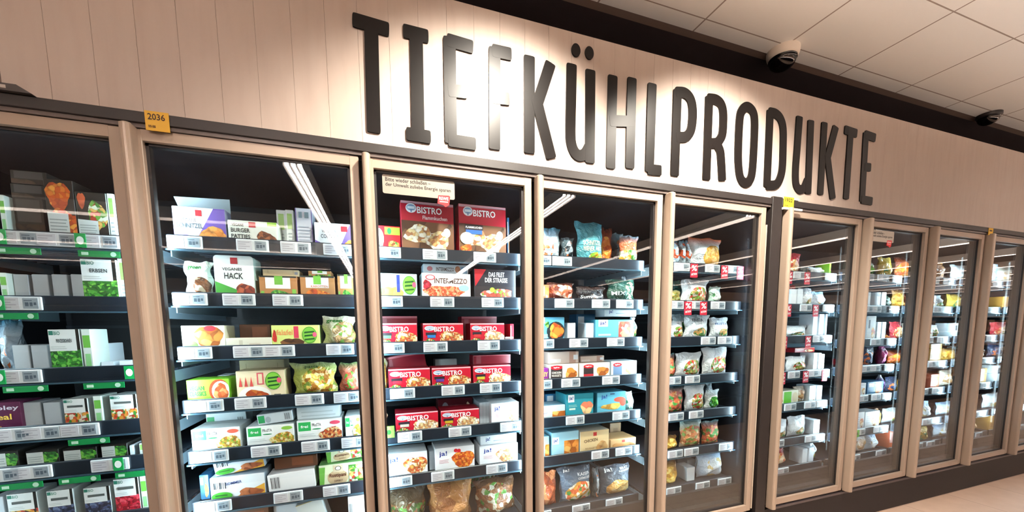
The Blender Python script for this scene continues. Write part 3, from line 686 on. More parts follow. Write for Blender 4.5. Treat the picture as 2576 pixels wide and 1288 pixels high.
 'baguette': ('bfe0e4', 'a4ccd4', [F_(.36, .14, .30, .42, ('e0b45c', 'd8a448', 'ecc878'), 18), R_(.48, .28, .56, .95, '2a3a8a'), E_(.06, .5, .05, .2, '5a8ac0'), E_(.12, .32, .06, .12, '6aae4a')] + GREENLOGO(.80, .56, .17, .36) + lines(.05, .76, .4, .9, 1, '8ab8d0', .6)),
 'intermezzo': ('f2f2f0', 'c8dce4', [F_(.45, .28, .46, .30, ('d8603a', 'c8482a', 'e8b890', 'e89a6a'), 110), F_(.1, .56, .09, .2, BERRY, 90), E_(.86, .46, .11, .12, '9ac4e0'), T_('INTERMEZZO', .25, .62, .2, '5a3a32', .68), E_(.17, .84, .1, .1, 'd04a52'), E_(.17, .84, .075, .07, 'f4eef0')]),
 'intermezzotop': ('dde6ee', 'b8ccd8', [T_('INTERMEZZO', .28, .28, .4, '5a4a4a', .4), E_(.14, .5, .06, .25, 'c87a80'), E_(.76, .5, .06, .35, 'b87a5a'), R_(.82, .1, .98, .8, '8ab4d8')]),
 'filet': ('25232a', '2a2830', [G_([(0, 1), (.28, 1), (.02, .45)], 'd8202e'), T_('DAS FILET', .34, .76, .15, 'f2f2f2', .38), T_('DER STRASSE', .25, .58, .15, 'f2f2f2', .54), F_(.55, .2, .42, .2, ('c85a4a', 'efe4dc', '7aa83a', 'b84a3a'), 60), E_(.42, .34, .06, .08, 'a4d040')]),
 'jaflamm': ja('eef1f4', PIZZA), 'jatarte': ja('eef1f4', ORANGEF, berry=True), 'jacream': ja('eef1f4', CREAMP), 'jawhite': ja('f0f3f6', CREAMP, fx=.86),
 'jatop': ('e4edf2', 'd4e0e8', [T_('ja!', .14, .3, .5, '16348c', .12)] + lines(.35, .3, .75, .7, 1, 'b0bcc8') ),
 'jastack': ('b8c8d2', 'b8c8d2', [R_(.3, 0, .34, 1, '98aab6'), R_(.62, 0, .66, 1, '98aab6')]),
 'pangreen': ('5a6a44', '5a6a44', [FR(0, .0, 1, 1, ('4a5a3a', '7a9a5a', 'c87a5a', 'dfe6d8'), 50)]),
 'yellowbox': ('e8c83a', 'e4e8e4', [R_(.0, .6, 1, 1, 'e2e8e4'), R_(.2, .2, .6, .4, 'b8a030')]),
 'grill': ('5a9ab4', '4a86a0', [E_(.62, .4, .4, .42, '22282c'), F_(.64, .42, .34, .36, ORANGEF, 30), R_(.0, .75, .14, 1, 'eef2f4'), F_(.24, .7, .1, .14, GREENV, 60), R_(.06, .1, .26, .3, '8ac0d0')]),
 'jablue': ('69b8cc', '3f8ea8', [FR(.60, .1, .92, .9, ('e89a7a', 'd86a4a', 'f0dcd0', 'c84a3a'), 40), R_(.08, .66, .32, 1, 'f2f6f8'), T_('ja!', .12, .72, .2, '16348c', .15), R_(.08, .2, .4, .3, 'b8e0e8')]),
 'jashrimp': ('2f8e9e', '237482', [F_(.76, .35, .24, .34, ('e07a5a', 'f0a888', 'e8c890'), 25), R_(.08, .64, .3, .96, 'f2f6f8'), T_('ja!', .12, .7, .2, '16348c', .14), R_(.12, .3, .34, .38, 'c8e0d0')] + lines(.1, .44, .4, .56, 2, 'a8d8d0')),
 'jafish': ('64b0c8', '3f8ea8', [T_('ja!', .14, .66, .24, '16348c', .2), E_(.78, .62, .2, .12, 'd8503a'), E_(.9, .5, .12, .2, 'd8503a'), F_(.5, .32, .38, .16, ('e0b84a', 'c8983a', 'e8cc70'), 25), R_(.44, .88, .6, .93, '2a3a5a')]),
 'jachick': ('9cc6d4', '7cb0c4', [FR(.45, .04, 1, .62, NUGGET, 30), R_(.02, .5, .26, .8, 'f2f6f8'), T_('ja!', .06, .56, .18, '16348c', .15)]),
 'jagold': ('bcd8e4', '9cc0d0', [FR(.45, .04, 1, .55, NUGGET, 30), R_(.06, .3, .28, .6, 'f2f6f8'), T_('ja!', .08, .38, .14, '16348c', .16)]),
 'iglo': ('efe4d8', 'd8c8b8', [R_(.04, .08, .44, .9, '3a3030'), E_(.24, .8, .2, .14, 'd0202c'), T_('iglo', .14, .75, .1, 'ffffff', .2), T_('CHICKEN', .08, .42, .13, 'f0e8dc', .32), T_('NUGGETS', .08, .24, .13, 'f0e8dc', .32), F_(.74, .4, .22, .38, NUGGET, 30)]),
 'iglo2': ('f4ece4', 'd8c8b8', [R_(.14, .3, .46, .84, '3a3030'), R_(.14, .1, .46, .3, 'c8303a'), E_(.3, .8, .17, .13, 'd0202c'), T_('iglo', .2, .75, .1, 'ffffff', .2), F_(.76, .42, .22, .36, NUGGET, 30)]),
 'iglo3': ('e8f0f6', 'c8d8e0', [R_(.08, .14, .42, .7, '6a86a8'), E_(.24, .78, .17, .13, 'd0202c'), T_('iglo', .14, .73, .1, 'ffffff', .2), F_(.76, .4, .2, .34, ('e8e4c8', '5a7ab8', 'e0d070'), 40)]),
 'iglotop': ('d8c4b8', 'c8b0a4', [R_(.05, .1, .4, .4, 'e8e0da'), R_(.68, .0, .9, 1, 'b89484'), R_(.82, .3, .97, .7, 'dfe4ea')]),
 'crispy': ('7a2a7a', '7a2a7a', [T_('SIY', .1, .35, .35, 'f0e040', .8), R_(0, .0, 1, .2, 'e0b040')]),
 'chicken': ('d9c093', 'e8e0cc', [R_(.45, .74, .57, .92, 'b5302e'), T_('CHICKEN', .14, .44, .15, '5a4430', .46, 0, .08), F_(.76, .22, .22, .26, ('c8955a', 'b98048', 'd9ac70'), 18), T_('NUGGETS', .18, .12, .1, 'a88a60', .4)]),
 'beigesmall': ('cfa878', 'c09868', [R_(.44, .6, .56, .86, 'b5403a'), F_(.3, .3, .3, .26, ('c49058', 'b88048'), 20), F_(.72, .3, .24, .26, ('c89a60', 'b88048'), 20)]),
 'carton': ('9a7c5e', '8a6e52', [R_(.3, .2, .7, .7, '8a6c50')]),
 'ecoturn': ('8fd02f', '7cba28', [E_(.5, .5, .34, .42, 'b4e060')] + GREENLOGO(.5, .5, .26, .34)),
 'mcc': ('b84a28', 'a03a20', [R_(.1, .78, .45, .98, 'e8f0f4'), T_('ja!', .14, .82, .12, '16348c', .24), T_('mcc', .2, .5, .14, 'f0e8e0', .6), F_(.4, .2, .36, .2, PASTA, 40)]),
 'whitepizza': ('dfe8ec', 'cfdae0', [R_(.14, .5, .34, .84, '2a3444'), F_(.72, .3, .24, .26, PIZZA, 50)]),
 'greenwhite': ('e6eee0', 'd0dcc8', [R_(.3, .08, .66, .92, '5fc02a'), F_(.12, .3, .14, .3, PASTA, 50), E_(.84, .5, .14, .36, 'd8d0b0')]),
 'redbox': ('b8222c', 'a01c26', [R_(.0, .86, 1, 1, 'e8907a'), F_(.7, .35, .25, .3, PIZZA, 50), T_('PIZZA', .1, .5, .2, 'ffffff', .35)]),
 'bluebox': ('3c78a4', '2c6088', [R_(.08, .6, .4, .9, 'eef2f6'), F_(.7, .36, .24, .3, NUGGET, 40)]),
 'whitebox': ('dde6ec', 'ccd8e0', [F_(.68, .36, .26, .32, PIZZA, 50)] + lines(.08, .3, .38, .8, 4, 'a0aebc')),
 'orangebox': ('d8704a', 'c05a38', [F_(.7, .5, .26, .4, PASTA, 40), R_(.0, .3, .4, .9, 'e8b8b0')]),
 'goldbox': ('c8963c', 'a87c30', [R_(.1, .2, .9, .5, 'b07828')]),
}
def carton_mesh(art, w, h, d, name='frozen_carton', lid=False, rounded=False):
    base, side, ops = ART[art]
    mb = MB(); fm = mat('#'+base, 0.32); sm = mat('#'+side, 0.4)
    if rounded:
        poly = []; r = min(w, h)*0.10
        for cx, cz, a in ((w/2-r, r*0.3, -90), (w/2-r, h-r, 0), (-w/2+r, h-r, 90), (-w/2+r, r*0.3, 180)):
            rr = r if cz > h/2 else r*0.3
            for k in range(6):
                t = math.radians(a+k*18); poly.append((cx+(r-rr)*(1 if cx > 0 else -1)+rr*math.cos(t), cz+rr*math.sin(t)))
        mb.prism(poly, -d/2, d/2, fm, sm)
    else:
        mb.box(-w/2, -d/2, 0, w/2, d/2, h, sm, front=fm, bevel=min(0.0018, d*0.1))
        # glued end flap seam on the top panel
        mb.box(-w/2+0.002, -0.0008, h-0.0004, w/2-0.002, 0.0008, h+0.0004, sm)
    y = -d/2
    for i, o in enumerate(ops):
        t = o[0]; yy = y - 0.0003*(i+1); X = lambda u: (min(max(u, 0.004), 0.996)-0.5)*w; Z = lambda v: min(max(v, 0.008), 0.992)*h
        if t == 'r' or t == 'fr':
            m_ = mat('#'+o[5], 0.4) if t == 'r' else food(o[5], o[6])
            x0, z0, x1, z1 = X(o[1]), Z(o[2]), X(o[3]), Z(o[4])
            if x1-x0 > 1e-5 and z1-z0 > 1e-5: mb.face([(x0, yy, z0), (x1, yy, z0), (x1, yy, z1), (x0, yy, z1)], m_)
        elif t in ('e', 'f'):
            m_ = mat('#'+o[5], 0.4) if t == 'e' else food(o[5], o[6])
            n = 20; pts = []
            for k in range(n):
                a = 2*math.pi*k/n; wob = 1.0 if t == 'e' else 0.90+0.12*math.sin(a*3+i*1.7)+0.05*math.sin(a*7+i)
                pts.append((X(o[1]+o[3]*math.cos(a)*wob), yy, Z(o[2]+o[4]*math.sin(a)*wob)))
            mb.face(pts, m_)
        elif t == 'p':
            pts = [(X(a), yy, Z(b)) for a, b in o[1]]
            ar = sum(pts[k][0]*pts[(k+1) % len(pts)][2]-pts[(k+1) % len(pts)][0]*pts[k][2] for k in range(len(pts)))
            if ar < 0: pts.reverse()
            mb.face(pts, mat('#'+o[2], 0.4))
        elif t == 't':
            _, s, tx, ty, th, tc_, tw, sk, rot = o
            put_text(mb, s, X(tx), Z(ty), (tw*w if tw else None), th*h, yy, mat('#'+tc_, 0.45), True, sk, None, rot)
    if lid:   # open display flap folded up behind the carton
        mb.face([(-w/2, d/2, h), (w/2, d/2, h), (w/2+0.006, d/2-0.02, h+0.055), (-w/2-0.01, d/2-0.02, h+0.05)], mat('#a9b8bf', 0.5))
        mb.face([(-w/2-0.01, d/2-0.0195, h+0.05), (w/2+0.006, d/2-0.0195, h+0.055), (w/2, d/2+0.0005, h), (-w/2, d/2+0.0005, h)], mat('#a9b8bf', 0.5))
    return mb.mesh(name)
BAGS = {
 'nutbag': ('e8ece4', NUTS, 'dfe8d8', .68, .28, .3, .25, 40), 'wheat': ('cfc8a4', ('8a6a44', 'd8c8a0', '6a8a3a', 'b89060'), 'd4d0b8', .7, .4, .4, .4, 60),
 'pasta': ('b8c466', PASTA, '8a9a70', .62, .4, .42, .46, 60), 'redveg': ('c86a58', ('d8503a', 'e08a70', '6aa040'), '5a7a50', .5, .4, .3, .3, 60),
 'sidepasta': ('d8d4b0', PASTA, 'b8b490', .5, .4, .5, .5, 50), 'silver': ('a8b8c4', ('c86a3a', 'a8b4bc', 'e0e6ea'), '2a6a84', .3, .35, .3, .3, 30),
 'dark': ('3a4448', ('8a929a', 'b0643c', '2a3034'), '6a7880', .6, .4, .35, .4, 40), 'teal': ('4f94a0', ('7fae3c', '5a9a90', 'c8a030'), '3a7f92', .7, .1, .3, .14, 60),
 'amber': ('8a3a1c', ORANGEF, '4a1c12', .35, .35, .35, .4, 40), 'orangewhite': ('c86a44', ('e8e4d0', 'e0a040', '5aa040'), '56707c', .3, .25, .6, .2, 40),
 'clearred': ('8a4a38', ('b85a3a', '6a2c20', 'e0c0b0'), '6a4036', .5, .5, .5, .4, 40), 'black': ('22232a', ('2a2c34', 'a86a30', '8a8e96'), '3a2824', .7, .3, .25, .3, 40),
 'forest': ('1f4a40', ('e0dcb0', 'c8c890', '2f5a48'), '3a6a5c', .78, .45, .2, .45, 60), 'white': ('dde6ec', ('c89a5a', 'e0d0b0', '5a8a4a'), 'c4d2dc', .6, .25, .3, .2, 50),
 'whitegreen': ('d8e2e2', GREENV, 'b8c8cc', .5, .35, .35, .3, 60), 'whiteveg': ('e0e4e6', ('6a8a3a', 'e0e0d0', 'c8402f', 'b8a060'), 'c8ccd0', .6, .35, .38, .32, 60),
 'fries': ('cfd6dc', ('d8a848', 'e0bc68', 'c08a34'), 'd0683a', .65, .35, .35, .36, 45), 'frieside': ('96a4ac', ('c05a38', 'b85030', 'a8b4bc'), '4a6a7c', .5, .6, .6, .3, 30),
 'olive': ('a89a50', ('8a7a30', 'c0b060', '5a6a20'), '7a7a58', .5, .4, .5, .4, 50), 'chicken': ('9a4a30', ('c0603a', 'd98858', 'a04828'), '8a5040', .5, .5, .7, .7, 22),
 'javeg': ('6a7c90', ('e0a040', 'd86a3a', '4a8a3c', 'e8e0c8'), '3f4c5c', .6, .28, .48, .3, 40), 'japot': ('5c6672', ('d8a860', 'c08c48', 'e0bc80'), '434a56', .55, .26, .42, .26, 34),
 'mushroom': ('4a3c38', ('c8a060', '8a5a30', '6a8a40'), '3a2e2c', .5, .4, .5, .4, 60), 'rye': ('6a4a34', ('8a5a3a', '5a9040', 'd0ccb8', '9a6a44', '7a4e30'), '4e3626', .5, .4, .6, .5, 40), 'potfr': ('b8a488', ('c07a48', 'd8b080', '7a9a4a', 'a85a34'), '8ab0b4', .5, .4, .55, .42, 50),
 'stew': ('b4552e', ('c8663a', '4a8a3c', 'e0a060', 'a8402a'), '3c6a70', .5, .4, .55, .42, 50), 'golden': ('b8862e', ('d8a840', 'b07a28', 'e0c068'), '6a4a34', .45, .4, .5, .4, 45),
 'frost': ('c4d4e4', ('e0e8ec', 'c8b078', 'dfe8f0'), '86b0dc', .6, .35, .4, .4, 40), 'mint': ('a8ccc0', ('d8e4e0', '5aa070', 'c8dcd0'), 'cfe0dc', .5, .4, .4, .3, 50),
 'yellow': ('c8a83a', ('d8bc50', '4a9a6a', 'b8962c'), 'c0a450', .6, .3, .4, .3, 50), 'redbag': ('b0303a', ('d8a060', 'c84a3a', 'e8d0b0'), 'c8404a', .5, .35, .4, .3, 50),
 'navy': ('28324e', ('3a4a74', 'c86a3a', '1f2840'), '3a4668', .5, .35, .4, .3, 50), 'magenta': ('7a2a5a', ('b84a7a', '4a1a3c', 'e0a0b8'), '8a3a68', .5, .45, .4, .3, 50),
 'bread': ('8a5a38', ('b07a48', '9a6238', 'c89058'), '6a4430', .5, .5, .8, .6, 14), 'greensnack': ('5a4a34', ('5a9040', '8a5a3a', 'c8ccb8', '4a6a30', '5a4630'), '3e3428', .5, .3, .7, .4, 60),
 'cream': ('d8cfc0', ('c8a070', 'e8e0d0', 'a87850'), 'c4bcb0', .5, .4, .4, .35, 40), 'purplebag': ('6a3a7a', ('8a5a9a', 'e0d8e4', '4a2a5a'), 'dfe4ea', .4, .3, .4, .3, 50),
}
def bag_mesh(kind, w, h, d, seed, text=None, name='frozen_bag'):
    m_ = bagmat(*BAGS[kind]); rnd = random.Random(seed); mb = MB()
    nx, nz = 12, 14
    ph = [rnd.uniform(0, 6.28) for _ in range(6)]; lean = rnd.uniform(-0.04, 0.04)*w
    def T(u, v):
        a = max(0.0, math.sin(math.pi*u))**0.55; bb = (max(0.0, math.sin(math.pi*min(1, v*1.06)))**0.5)*(1.15-0.45*v)
        t = 0.5*d*a*bb
        t *= 1+0.16*math.sin(u*9+ph[0]+v*4)+0.13*math.sin(v*13+ph[1]-u*6)
        return t
    def pt(u, v, s):
        nar = 1.0-0.10*math.sin(math.pi*min(1, v*1.1))*0.6 + (0.05*v if v > .85 else 0)
        x = (u-0.5)*w*nar + lean*v*v + 0.006*math.sin(v*11+ph[2])*(1 if u in (0, 1) else 0)
        z = v*h*(1-0.05*abs(math.sin(u*5+ph[3]))*(v**4)) 
        t = T(u, v) if 0 < u < 1 and v < 0.93 else 0.0015
        crimp = 0.004*math.sin(u*18+ph[4]) if v > 0.86 else 0
        return (x, s*t + crimp, z)
    for s in (-1, 1):
        b = len(mb.v)
        for j in range(nz+1):
            for i in range(nx+1): mb.v.append(pt(i/nx, j/nz, s))
        for j in range(nz):
            for i in range(nx):
                a = b+j*(nx+1)+i; f = (a, a+1, a+nx+2, a+nx+1)
                uvs = [(i/nx, j/nz), ((i+1)/nx, j/nz), ((i+1)/nx, (j+1)/nz), (i/nx, (j+1)/nz)]
                if s > 0: f = f[::-1]; uvs = uvs[::-1]
                mb.f.append(f); mb.mi.append(mb.m(m_)); mb.uv[len(mb.f)-1] = uvs
    nb = len(mb.f)
    if text:
        for (s, u0, v0, uw, vh, colr) in text:
            f = lambda X, Z: -T(min(.98, max(.02, X/w+0.5)), min(.9, max(.02, Z/h)))*1.02-0.0015
            put_text(mb, s, (u0-0.5)*w, v0*h, uw*w, vh*h, 0, mat('#'+colr, 0.4), True, 0, f)
    me = mb.mesh(name)
    for i, p in enumerate(me.polygons): p.use_smooth = i < nb
    return me

# ================================================================ goods on the shelves
ORD = ['', 'first', 'second', 'third', 'fourth', 'fifth', 'sixth', 'seventh', 'eighth', 'ninth', 'tenth', 'eleventh', 'twelfth']
SHELF = {1: 'top shelf', 2: 'second shelf', 3: 'third shelf', 4: 'fourth shelf', 5: 'fifth shelf', 6: 'sixth shelf', 7: 'bottom shelf'}
DOORN = {1: 'leftmost door', 2: 'second door', 3: 'third door', 4: 'fourth door', 5: 'fifth door', 6: 'sixth door', 7: 'seventh door', 8: 'eighth door', 9: 'ninth door', 10: 'tenth door'}
def shelf_top(row, door): return lz(door, row)+0.0125
USED = {}
def extents(door, row, x0, x1, ytop, yf, ybot=None):
    zb = shelf_top(row, door) + 0.0005
    pb = on_y((x0+x1)/2, 700, yf)
    # pixel height of the shelf there, for the x positions
    base = ybot if ybot is not None else None
    if base is None:
        # find the pixel row of the shelf top at this x by bisection
        lo, hi = 0.0, 1600.0
        for _ in range(40):
            mid = (lo+hi)/2
            if on_y((x0+x1)/2, mid, yf).z > zb: lo = mid
            else: hi = mid
        base = (lo+hi)/2
    ym = (ytop+base)/2
    a, b_ = on_y(x0, ym, yf), on_y(x1, ym, yf)
    zt = on_y((x0+x1)/2, ytop, yf).z
    z0 = on_y((x0+x1)/2, base, yf).z if ybot is not None else zb
    return a.x, b_.x, z0, zt
NITEM = [0]; PLACED = []
def item(door, row, kind, x0, x1, ytop, art, label, yf=0.166, d=None, ybot=None, rot=0.0, tilt=0.0, roll=0.0, cat=None, name=None, lid=False, rounded=False, text=None, group=None, full=None):
    X0, X1, z0, zt = extents(door, row, x0, x1, ytop, yf, ybot)
    hl, hr = hx(door)+0.020, hx(door)+0.735
    X0 = max(X0, hl); X1 = min(X1, hr)
    if row > 1 and ybot is None: zt = min(zt, lz(door, row-1)-0.012)
    if ybot is not None and yf >= 0.28: z0 = shelf_top(row, door)+0.0005; ybot = None
    w, h = X1-X0-0.002, zt-z0
    if w < 0.008 or h < 0.008: print('skip', label, w, h); return
    NITEM[0] += 1
    if kind == 'c':
        d = d or 0.10
        me = carton_mesh(art, w, h, d, name or 'frozen_carton', lid, rounded); nm, ct = name or 'frozen_carton', cat or 'carton'
    else:
        d = d or 0.085
        me = bag_mesh(art, w, h, d, NITEM[0], text, name or 'frozen_bag'); nm, ct = name or 'frozen_bag', cat or 'bag'
    o = bpy.data.objects.new(nm, me); COL.objects.link(o)
    yc = yf + d/2
    o.location = ((X0+X1)/2, yc, z0)
    if rot or tilt or roll: o.rotation_euler = (math.radians(tilt), math.radians(roll), math.radians(rot))
    PLACED.append([door, row, yf, o, ybot is not None]); tag(o, full or (label + ', ' + SHELF[row] + ', ' + DOORN[door]), ct, group)
    return o
I = item

def bounds(o):
    M_ = Matrix.LocRotScale(o.location, o.rotation_euler, None)
    vs = [M_ @ v.co for v in o.data.vertices]
    return [min(v.x for v in vs), min(v.y for v in vs), min(v.z for v in vs), max(v.x for v in vs), max(v.y for v in vs), max(v.z for v in vs)]
def settle():
    """Goods on one shelf stand clear of each other and rest on the shelf or on what is below them."""
    by = {}
    for r in PLACED: by.setdefault((r[0], r[1]), []).append(r)
    for (door, row), rs in by.items():
        done = []
        rs.sort(key=lambda r: (r[4], r[2]))
        zs = shelf_top(row, door)+0.0005; zmax = lz(door, row-1)-0.009 if row > 1 else 2.2
        for _, _, yf, o, stacked in rs:
            b = bounds(o); bag = 'bag' in o.name
            hl, hr = hx(door)+0.0185, hx(door)+0.7365
            if b[0] < hl: o.location.x += hl-b[0]
            b = bounds(o)
            if b[3] > hr: o.location.x -= b[3]-hr
            if not stacked: o.location.z += zs-bounds(o)[2]
            b = bounds(o)
            if stacked:
                under = [c for c in done if min(b[3], c[3])-max(b[0], c[0]) > 0.02 and min(b[4], c[4])-max(b[1], c[1]) > 0.01 and c[5] < b[5]]
                zt = max([c[5] for c in under] + [zs])
                o.location.z += zt+0.0006-b[2]; b = bounds(o)
            if b[5] > zmax and row > 1:
                k = (zmax-b[2])/(b[5]-b[2])
                if k < 0.25: bpy.data.objects.remove(o); continue
                me = o.data
                for v in me.vertices: v.co.z *= k
                b = bounds(o); o.location.z += (zs if not stacked else b[2])-b[2]; b = bounds(o)
            for _i in range(12):
                hit = [c for c in done if min(b[3], c[3])-max(b[0], c[0]) > (0.04*min(b[3]-b[0], c[3]-c[0]) if (bag and c[6]) else 0.0015) and min(b[4], c[4])-max(b[1], c[1]) > 0.0005 and min(b[5], c[5])-max(b[2], c[2]) > 0.0008]
                if not hit: break
                c = max(hit, key=lambda c: c[4])
                # a modest sideways overlap is cleared by squeezing in beside the neighbour, any other by standing behind
                h0 = hit[0]; ov = min(b[3], h0[3])-max(b[0], h0[0]); wd = b[3]-b[0]
                if len(hit) <= 2 and ov < (0.45 if bag else 0.16)*wd and _i < 6 and not (b[0] > h0[0] and b[3] < h0[3]):
                    s = 1 if (b[0]+b[3]) > (h0[0]+h0[3]) else -1
                    k = (wd-ov-0.0006)/wd
                    for v in o.data.vertices: v.co.x *= k
                    o.location.x += s*(ov+0.0006)/2; b = bounds(o); continue
                o.location.y += c[4]-b[1]+0.001; b = bounds(o)
            if b[4] > 0.90: o.location.y -= b[4]-0.90; b = bounds(o)
            done.append(b + [bag])

# ---- leftmost door
I(1,1,'c',0,16,490,'spinegreen','narrow green and white carton edge')
I(1,1,'c',28,112,497,'brown','dark brown carton under the stacked ones', yf=.20)
I(1,1,'c',26,114,460,'brown','plain dark carton, second of the stack', yf=.22, ybot=496)
I(1,1,'c',25,117,426,'brown','greyish dark carton topping the stack', yf=.22, ybot=459)
I(1,1,'c',116,190,452,'pumpkin','carton with a pumpkin picture and white text panel')
I(1,1,'c',194,272,484,'salad','dark carton with carrots and salad')
I(1,1,'c',273,291,487,'spine','pale narrow side of a carton beside the salad carton')
I(1,2,'c',0,20,686,'spinegreen','green-printed white carton edge at the far left')
for i,(a,b) in enumerate(((35,74),(82,124),(132,172),(180,220))):
    I(1,2,'c',a,b,690,'greyend','plain grey-white carton end, %s of four' % ORD[i+1], yf=.19)
I(1,2,'c',206,296,652,'erbsen','white and dark carton of green peas reading ERBSEN', yf=.160, d=.05)
I(1,2,'c',297,322,650,'spine','white side of the carton next to the peas', yf=.17)
I(1,3,'b',-20,70,800,'silver','crumpled grey bag at the left edge', yf=.2)
I(1,3,'c',33,76,868,'greyend','plain grey carton end left of the green beans', yf=.18)
I(1,3,'c',80,123,868,'greyend','plain grey carton end touching the green beans carton', yf=.18)
I(1,3,'c',125,205,828,'bohnen','carton with a green beans picture')
I(1,3,'c',208,232,828,'spinegreen','white and green side of the carton beside the green beans')
I(1,3,'c',234,246,865,'whiteend','low pale carton end right of the green beans', yf=.2)
I(1,3,'c',254,287,910,'whiteend','low white pack with clipped corners, inner one', yf=.2, rounded=True)
I(1,3,'c',300,333,908,'whiteend','low white pack with clipped corners, by the door frame', yf=.2, rounded=True)
I(1,4,'c',-30,55,1012,'purple','purple carton with pale lettering')
I(1,4,'c',60,106,1012,'greyend','plain pale carton end next to the purple carton', yf=.18)
I(1,4,'c',110,155,1012,'greyend','plain pale carton end left of the tomato vegetable carton', yf=.18)
I(1,4,'c',161,224,1003,'vegbio','tomato vegetable carton with white panel, left of its twin')
I(1,4,'c',236,258,996,'spinegreen','white and green carton side between two vegetable cartons')
I(1,4,'c',278,346,993,'vegbio','tomato vegetable carton with white panel, by the door frame')
for i,(a,b,t) in enumerate(((-20,48,1135),(65,150,1132),(158,245,1127),(254,322,1117))):
    I(1,5,'c',a,b,t,'vegdark','dark tray of green vegetables with white sticker, %s from left' % ORD[i+1], cat='tray', name='vegetable_tray', d=.14)
I(1,5,'c',326,336,1120,'whiteend','narrow white carton edge right of the trays')
I(1,5,'c',350,362,1115,'spine','pale carton side tight by the door frame')
I(1,6,'c',20,98,1240,'fruitbio','fruit carton with white panel'); I(1,6,'c',120,188,1232,'blueberry','blueberry carton, left one of two')
I(1,6,'c',212,280,1225,'blueberry','blueberry carton, right one of two'); I(1,6,'c',288,352,1203,'raspberry','raspberry carton with bright red berries')
I(1,6,'c',354,372,1197,'spinegreen','white and green carton side beside the raspberries'); I(1,6,'c',-20,14,1250,'greyend','plain grey carton end left of the fruit carton')

# ---- second door
I(2,1,'c',416,563,521,'schnitzel','white and purple vegan schnitzel carton with open flap', lid=True, d=.07)
I(2,1,'c',566,698,556,'patties','pale burger patties carton', d=.08)
I(2,1,'c',691,716,522,'spine','tall white and green carton side', yf=.21); I(2,1,'c',719,741,528,'spine','shorter white and green carton side', yf=.21)
I(2,1,'c',744,787,524,'purplespine','purple-edged carton side with small print', yf=.19)
I(2,1,'c',791,893,562,'cordon','white and purple vegan cordon carton')
I(2,2,'c',403,436,648,'spinegreen','leaning white and green carton side at the left end', yf=.17, roll=-6, d=.05)
I(2,2,'b',455,527,652,'nutbag','upright white bag with a green oval and nuts', text=[('green',.15,.72,.5,.12,'2f7a2a')])
I(2,2,'c',539,640,643,'hack','white rounded pack lettered VEGANES HACK', rounded=True, d=.11)
I(2,2,'c',652,748,694,'spinat','black tray in brown sleeve with leafy greens', cat='tray', name='ready_meal_tray'); I(2,2,'c',660,752,676,'beige','pale green pack on top of the leafy greens tray', ybot=693, yf=.19)
I(2,2,'c',755,843,694,'karotten','black tray in brown sleeve with carrots', cat='tray', name='ready_meal_tray'); I(2,2,'c',775,833,679,'spinat','second brown sleeved tray above the carrots', ybot=694, yf=.2, cat='tray', name='ready_meal_tray')
I(2,2,'c',849,892,690,'spinat','brown sleeved tray cut off by the door frame', cat='tray', name='ready_meal_tray')
I(2,3,'c',434,567,819,'nuggets','carton with nuggets and a red dip bowl', d=.12); I(2,3,'c',603,682,816,'darkorange','dim orange-brown carton behind', yf=.3)
I(2,3,'c',568,684,850,'flatwhite','flat white carton lying in front of the brown one', yf=.16)
I(2,3,'c',681,804,818,'falafel','yellow-green falafel carton with round green badge', d=.12)
I(2,3,'b',809,893,793,'wheat','upright clear bag with green oval label', text=[('green',.12,.74,.5,.12,'2f7a2a')])
I(2,4,'c',450,578,955,'currygreen','bright green vegan curry carton with a bowl', d=.12); I(2,4,'c',475,505,945,'whiteend','small white carton end showing above the green carton', yf=.3)
I(2,4,'c',548,580,944,'whiteend','white carton end above the green carton, right side', yf=.3)
I(2,4,'c',594,718,932,'lasagne','cream lasagne carton with round green badge', d=.12); I(2,4,'c',604,718,905,'beige','plain beige carton standing behind the lasagne', yf=.29)
I(2,4,'b',733,846,912,'pasta','green and yellow bag with a bowl of pasta', text=[('pasta',.28,.8,.3,.1,'1d4a20')]); I(2,4,'b',852,908,912,'redveg','red and green bag by the door frame')
I(2,5,'c',476,606,1077,'frosta1','white carton with green square, red badge and pasta', d=.15); I(2,5,'c',620,741,1070,'frosta2','white carton with green square and green badge', d=.15)
I(2,5,'c',747,861,1055,'frosta3','white carton with green square and red tomato pasta', d=.15); I(2,5,'c',868,908,1046,'frosta2','white green-square carton cut by the door frame', d=.15)
I(2,5,'c',503,622,1036,'frostatop','blue-white carton lying behind, left end', yf=.32); I(2,5,'c',648,738,1042,'frostatop','white carton lying tilted on top of the others', yf=.18, ybot=1068, roll=-5, d=.12)
I(2,5,'c',746,855,1022,'frostaside','blue-white carton side stacked on the tomato pasta carton', ybot=1053, yf=.19)
I(2,6,'c',460,484,1195,'whiteend','leaning pale carton end at the left end', yf=.18, roll=8); I(2,6,'c',497,527,1195,'bluebox','dark blue carton side', yf=.2)
I(2,6,'c',528,668,1196,'sommer','white and blue carton with potatoes and green badge', d=.12, yf=.16); I(2,6,'c',540,668,1156,'sommer','tilted white carton lying on the potato carton', ybot=1200, roll=-7, yf=.175, d=.12)
I(2,6,'c',675,795,1190,'barcode','white carton side with a barcode', yf=.16, roll=-3); I(2,6,'c',690,800,1160,'darkorange','brown carton lying on the barcode carton', yf=.2, ybot=1189)
I(2,6,'c',720,790,1140,'frostatop','pale carton slipped askew on the pile', yf=.26, ybot=1160, roll=4); I(2,6,'c',802,914,1166,'rustipani','green and beige bread snack carton with script lettering', d=.12)
I(2,6,'c',822,914,1134,'rustipani','bread snack carton lying tilted above its twin', ybot=1163, roll=-5, yf=.19, d=.12)
I(2,7,'c',877,922,1247,'barcode','white carton with barcode at the right end', yf=.18); I(2,7,'c',775,842,1262,'yellowbox','yellow and white carton leaning askew', yf=.22, roll=-14)
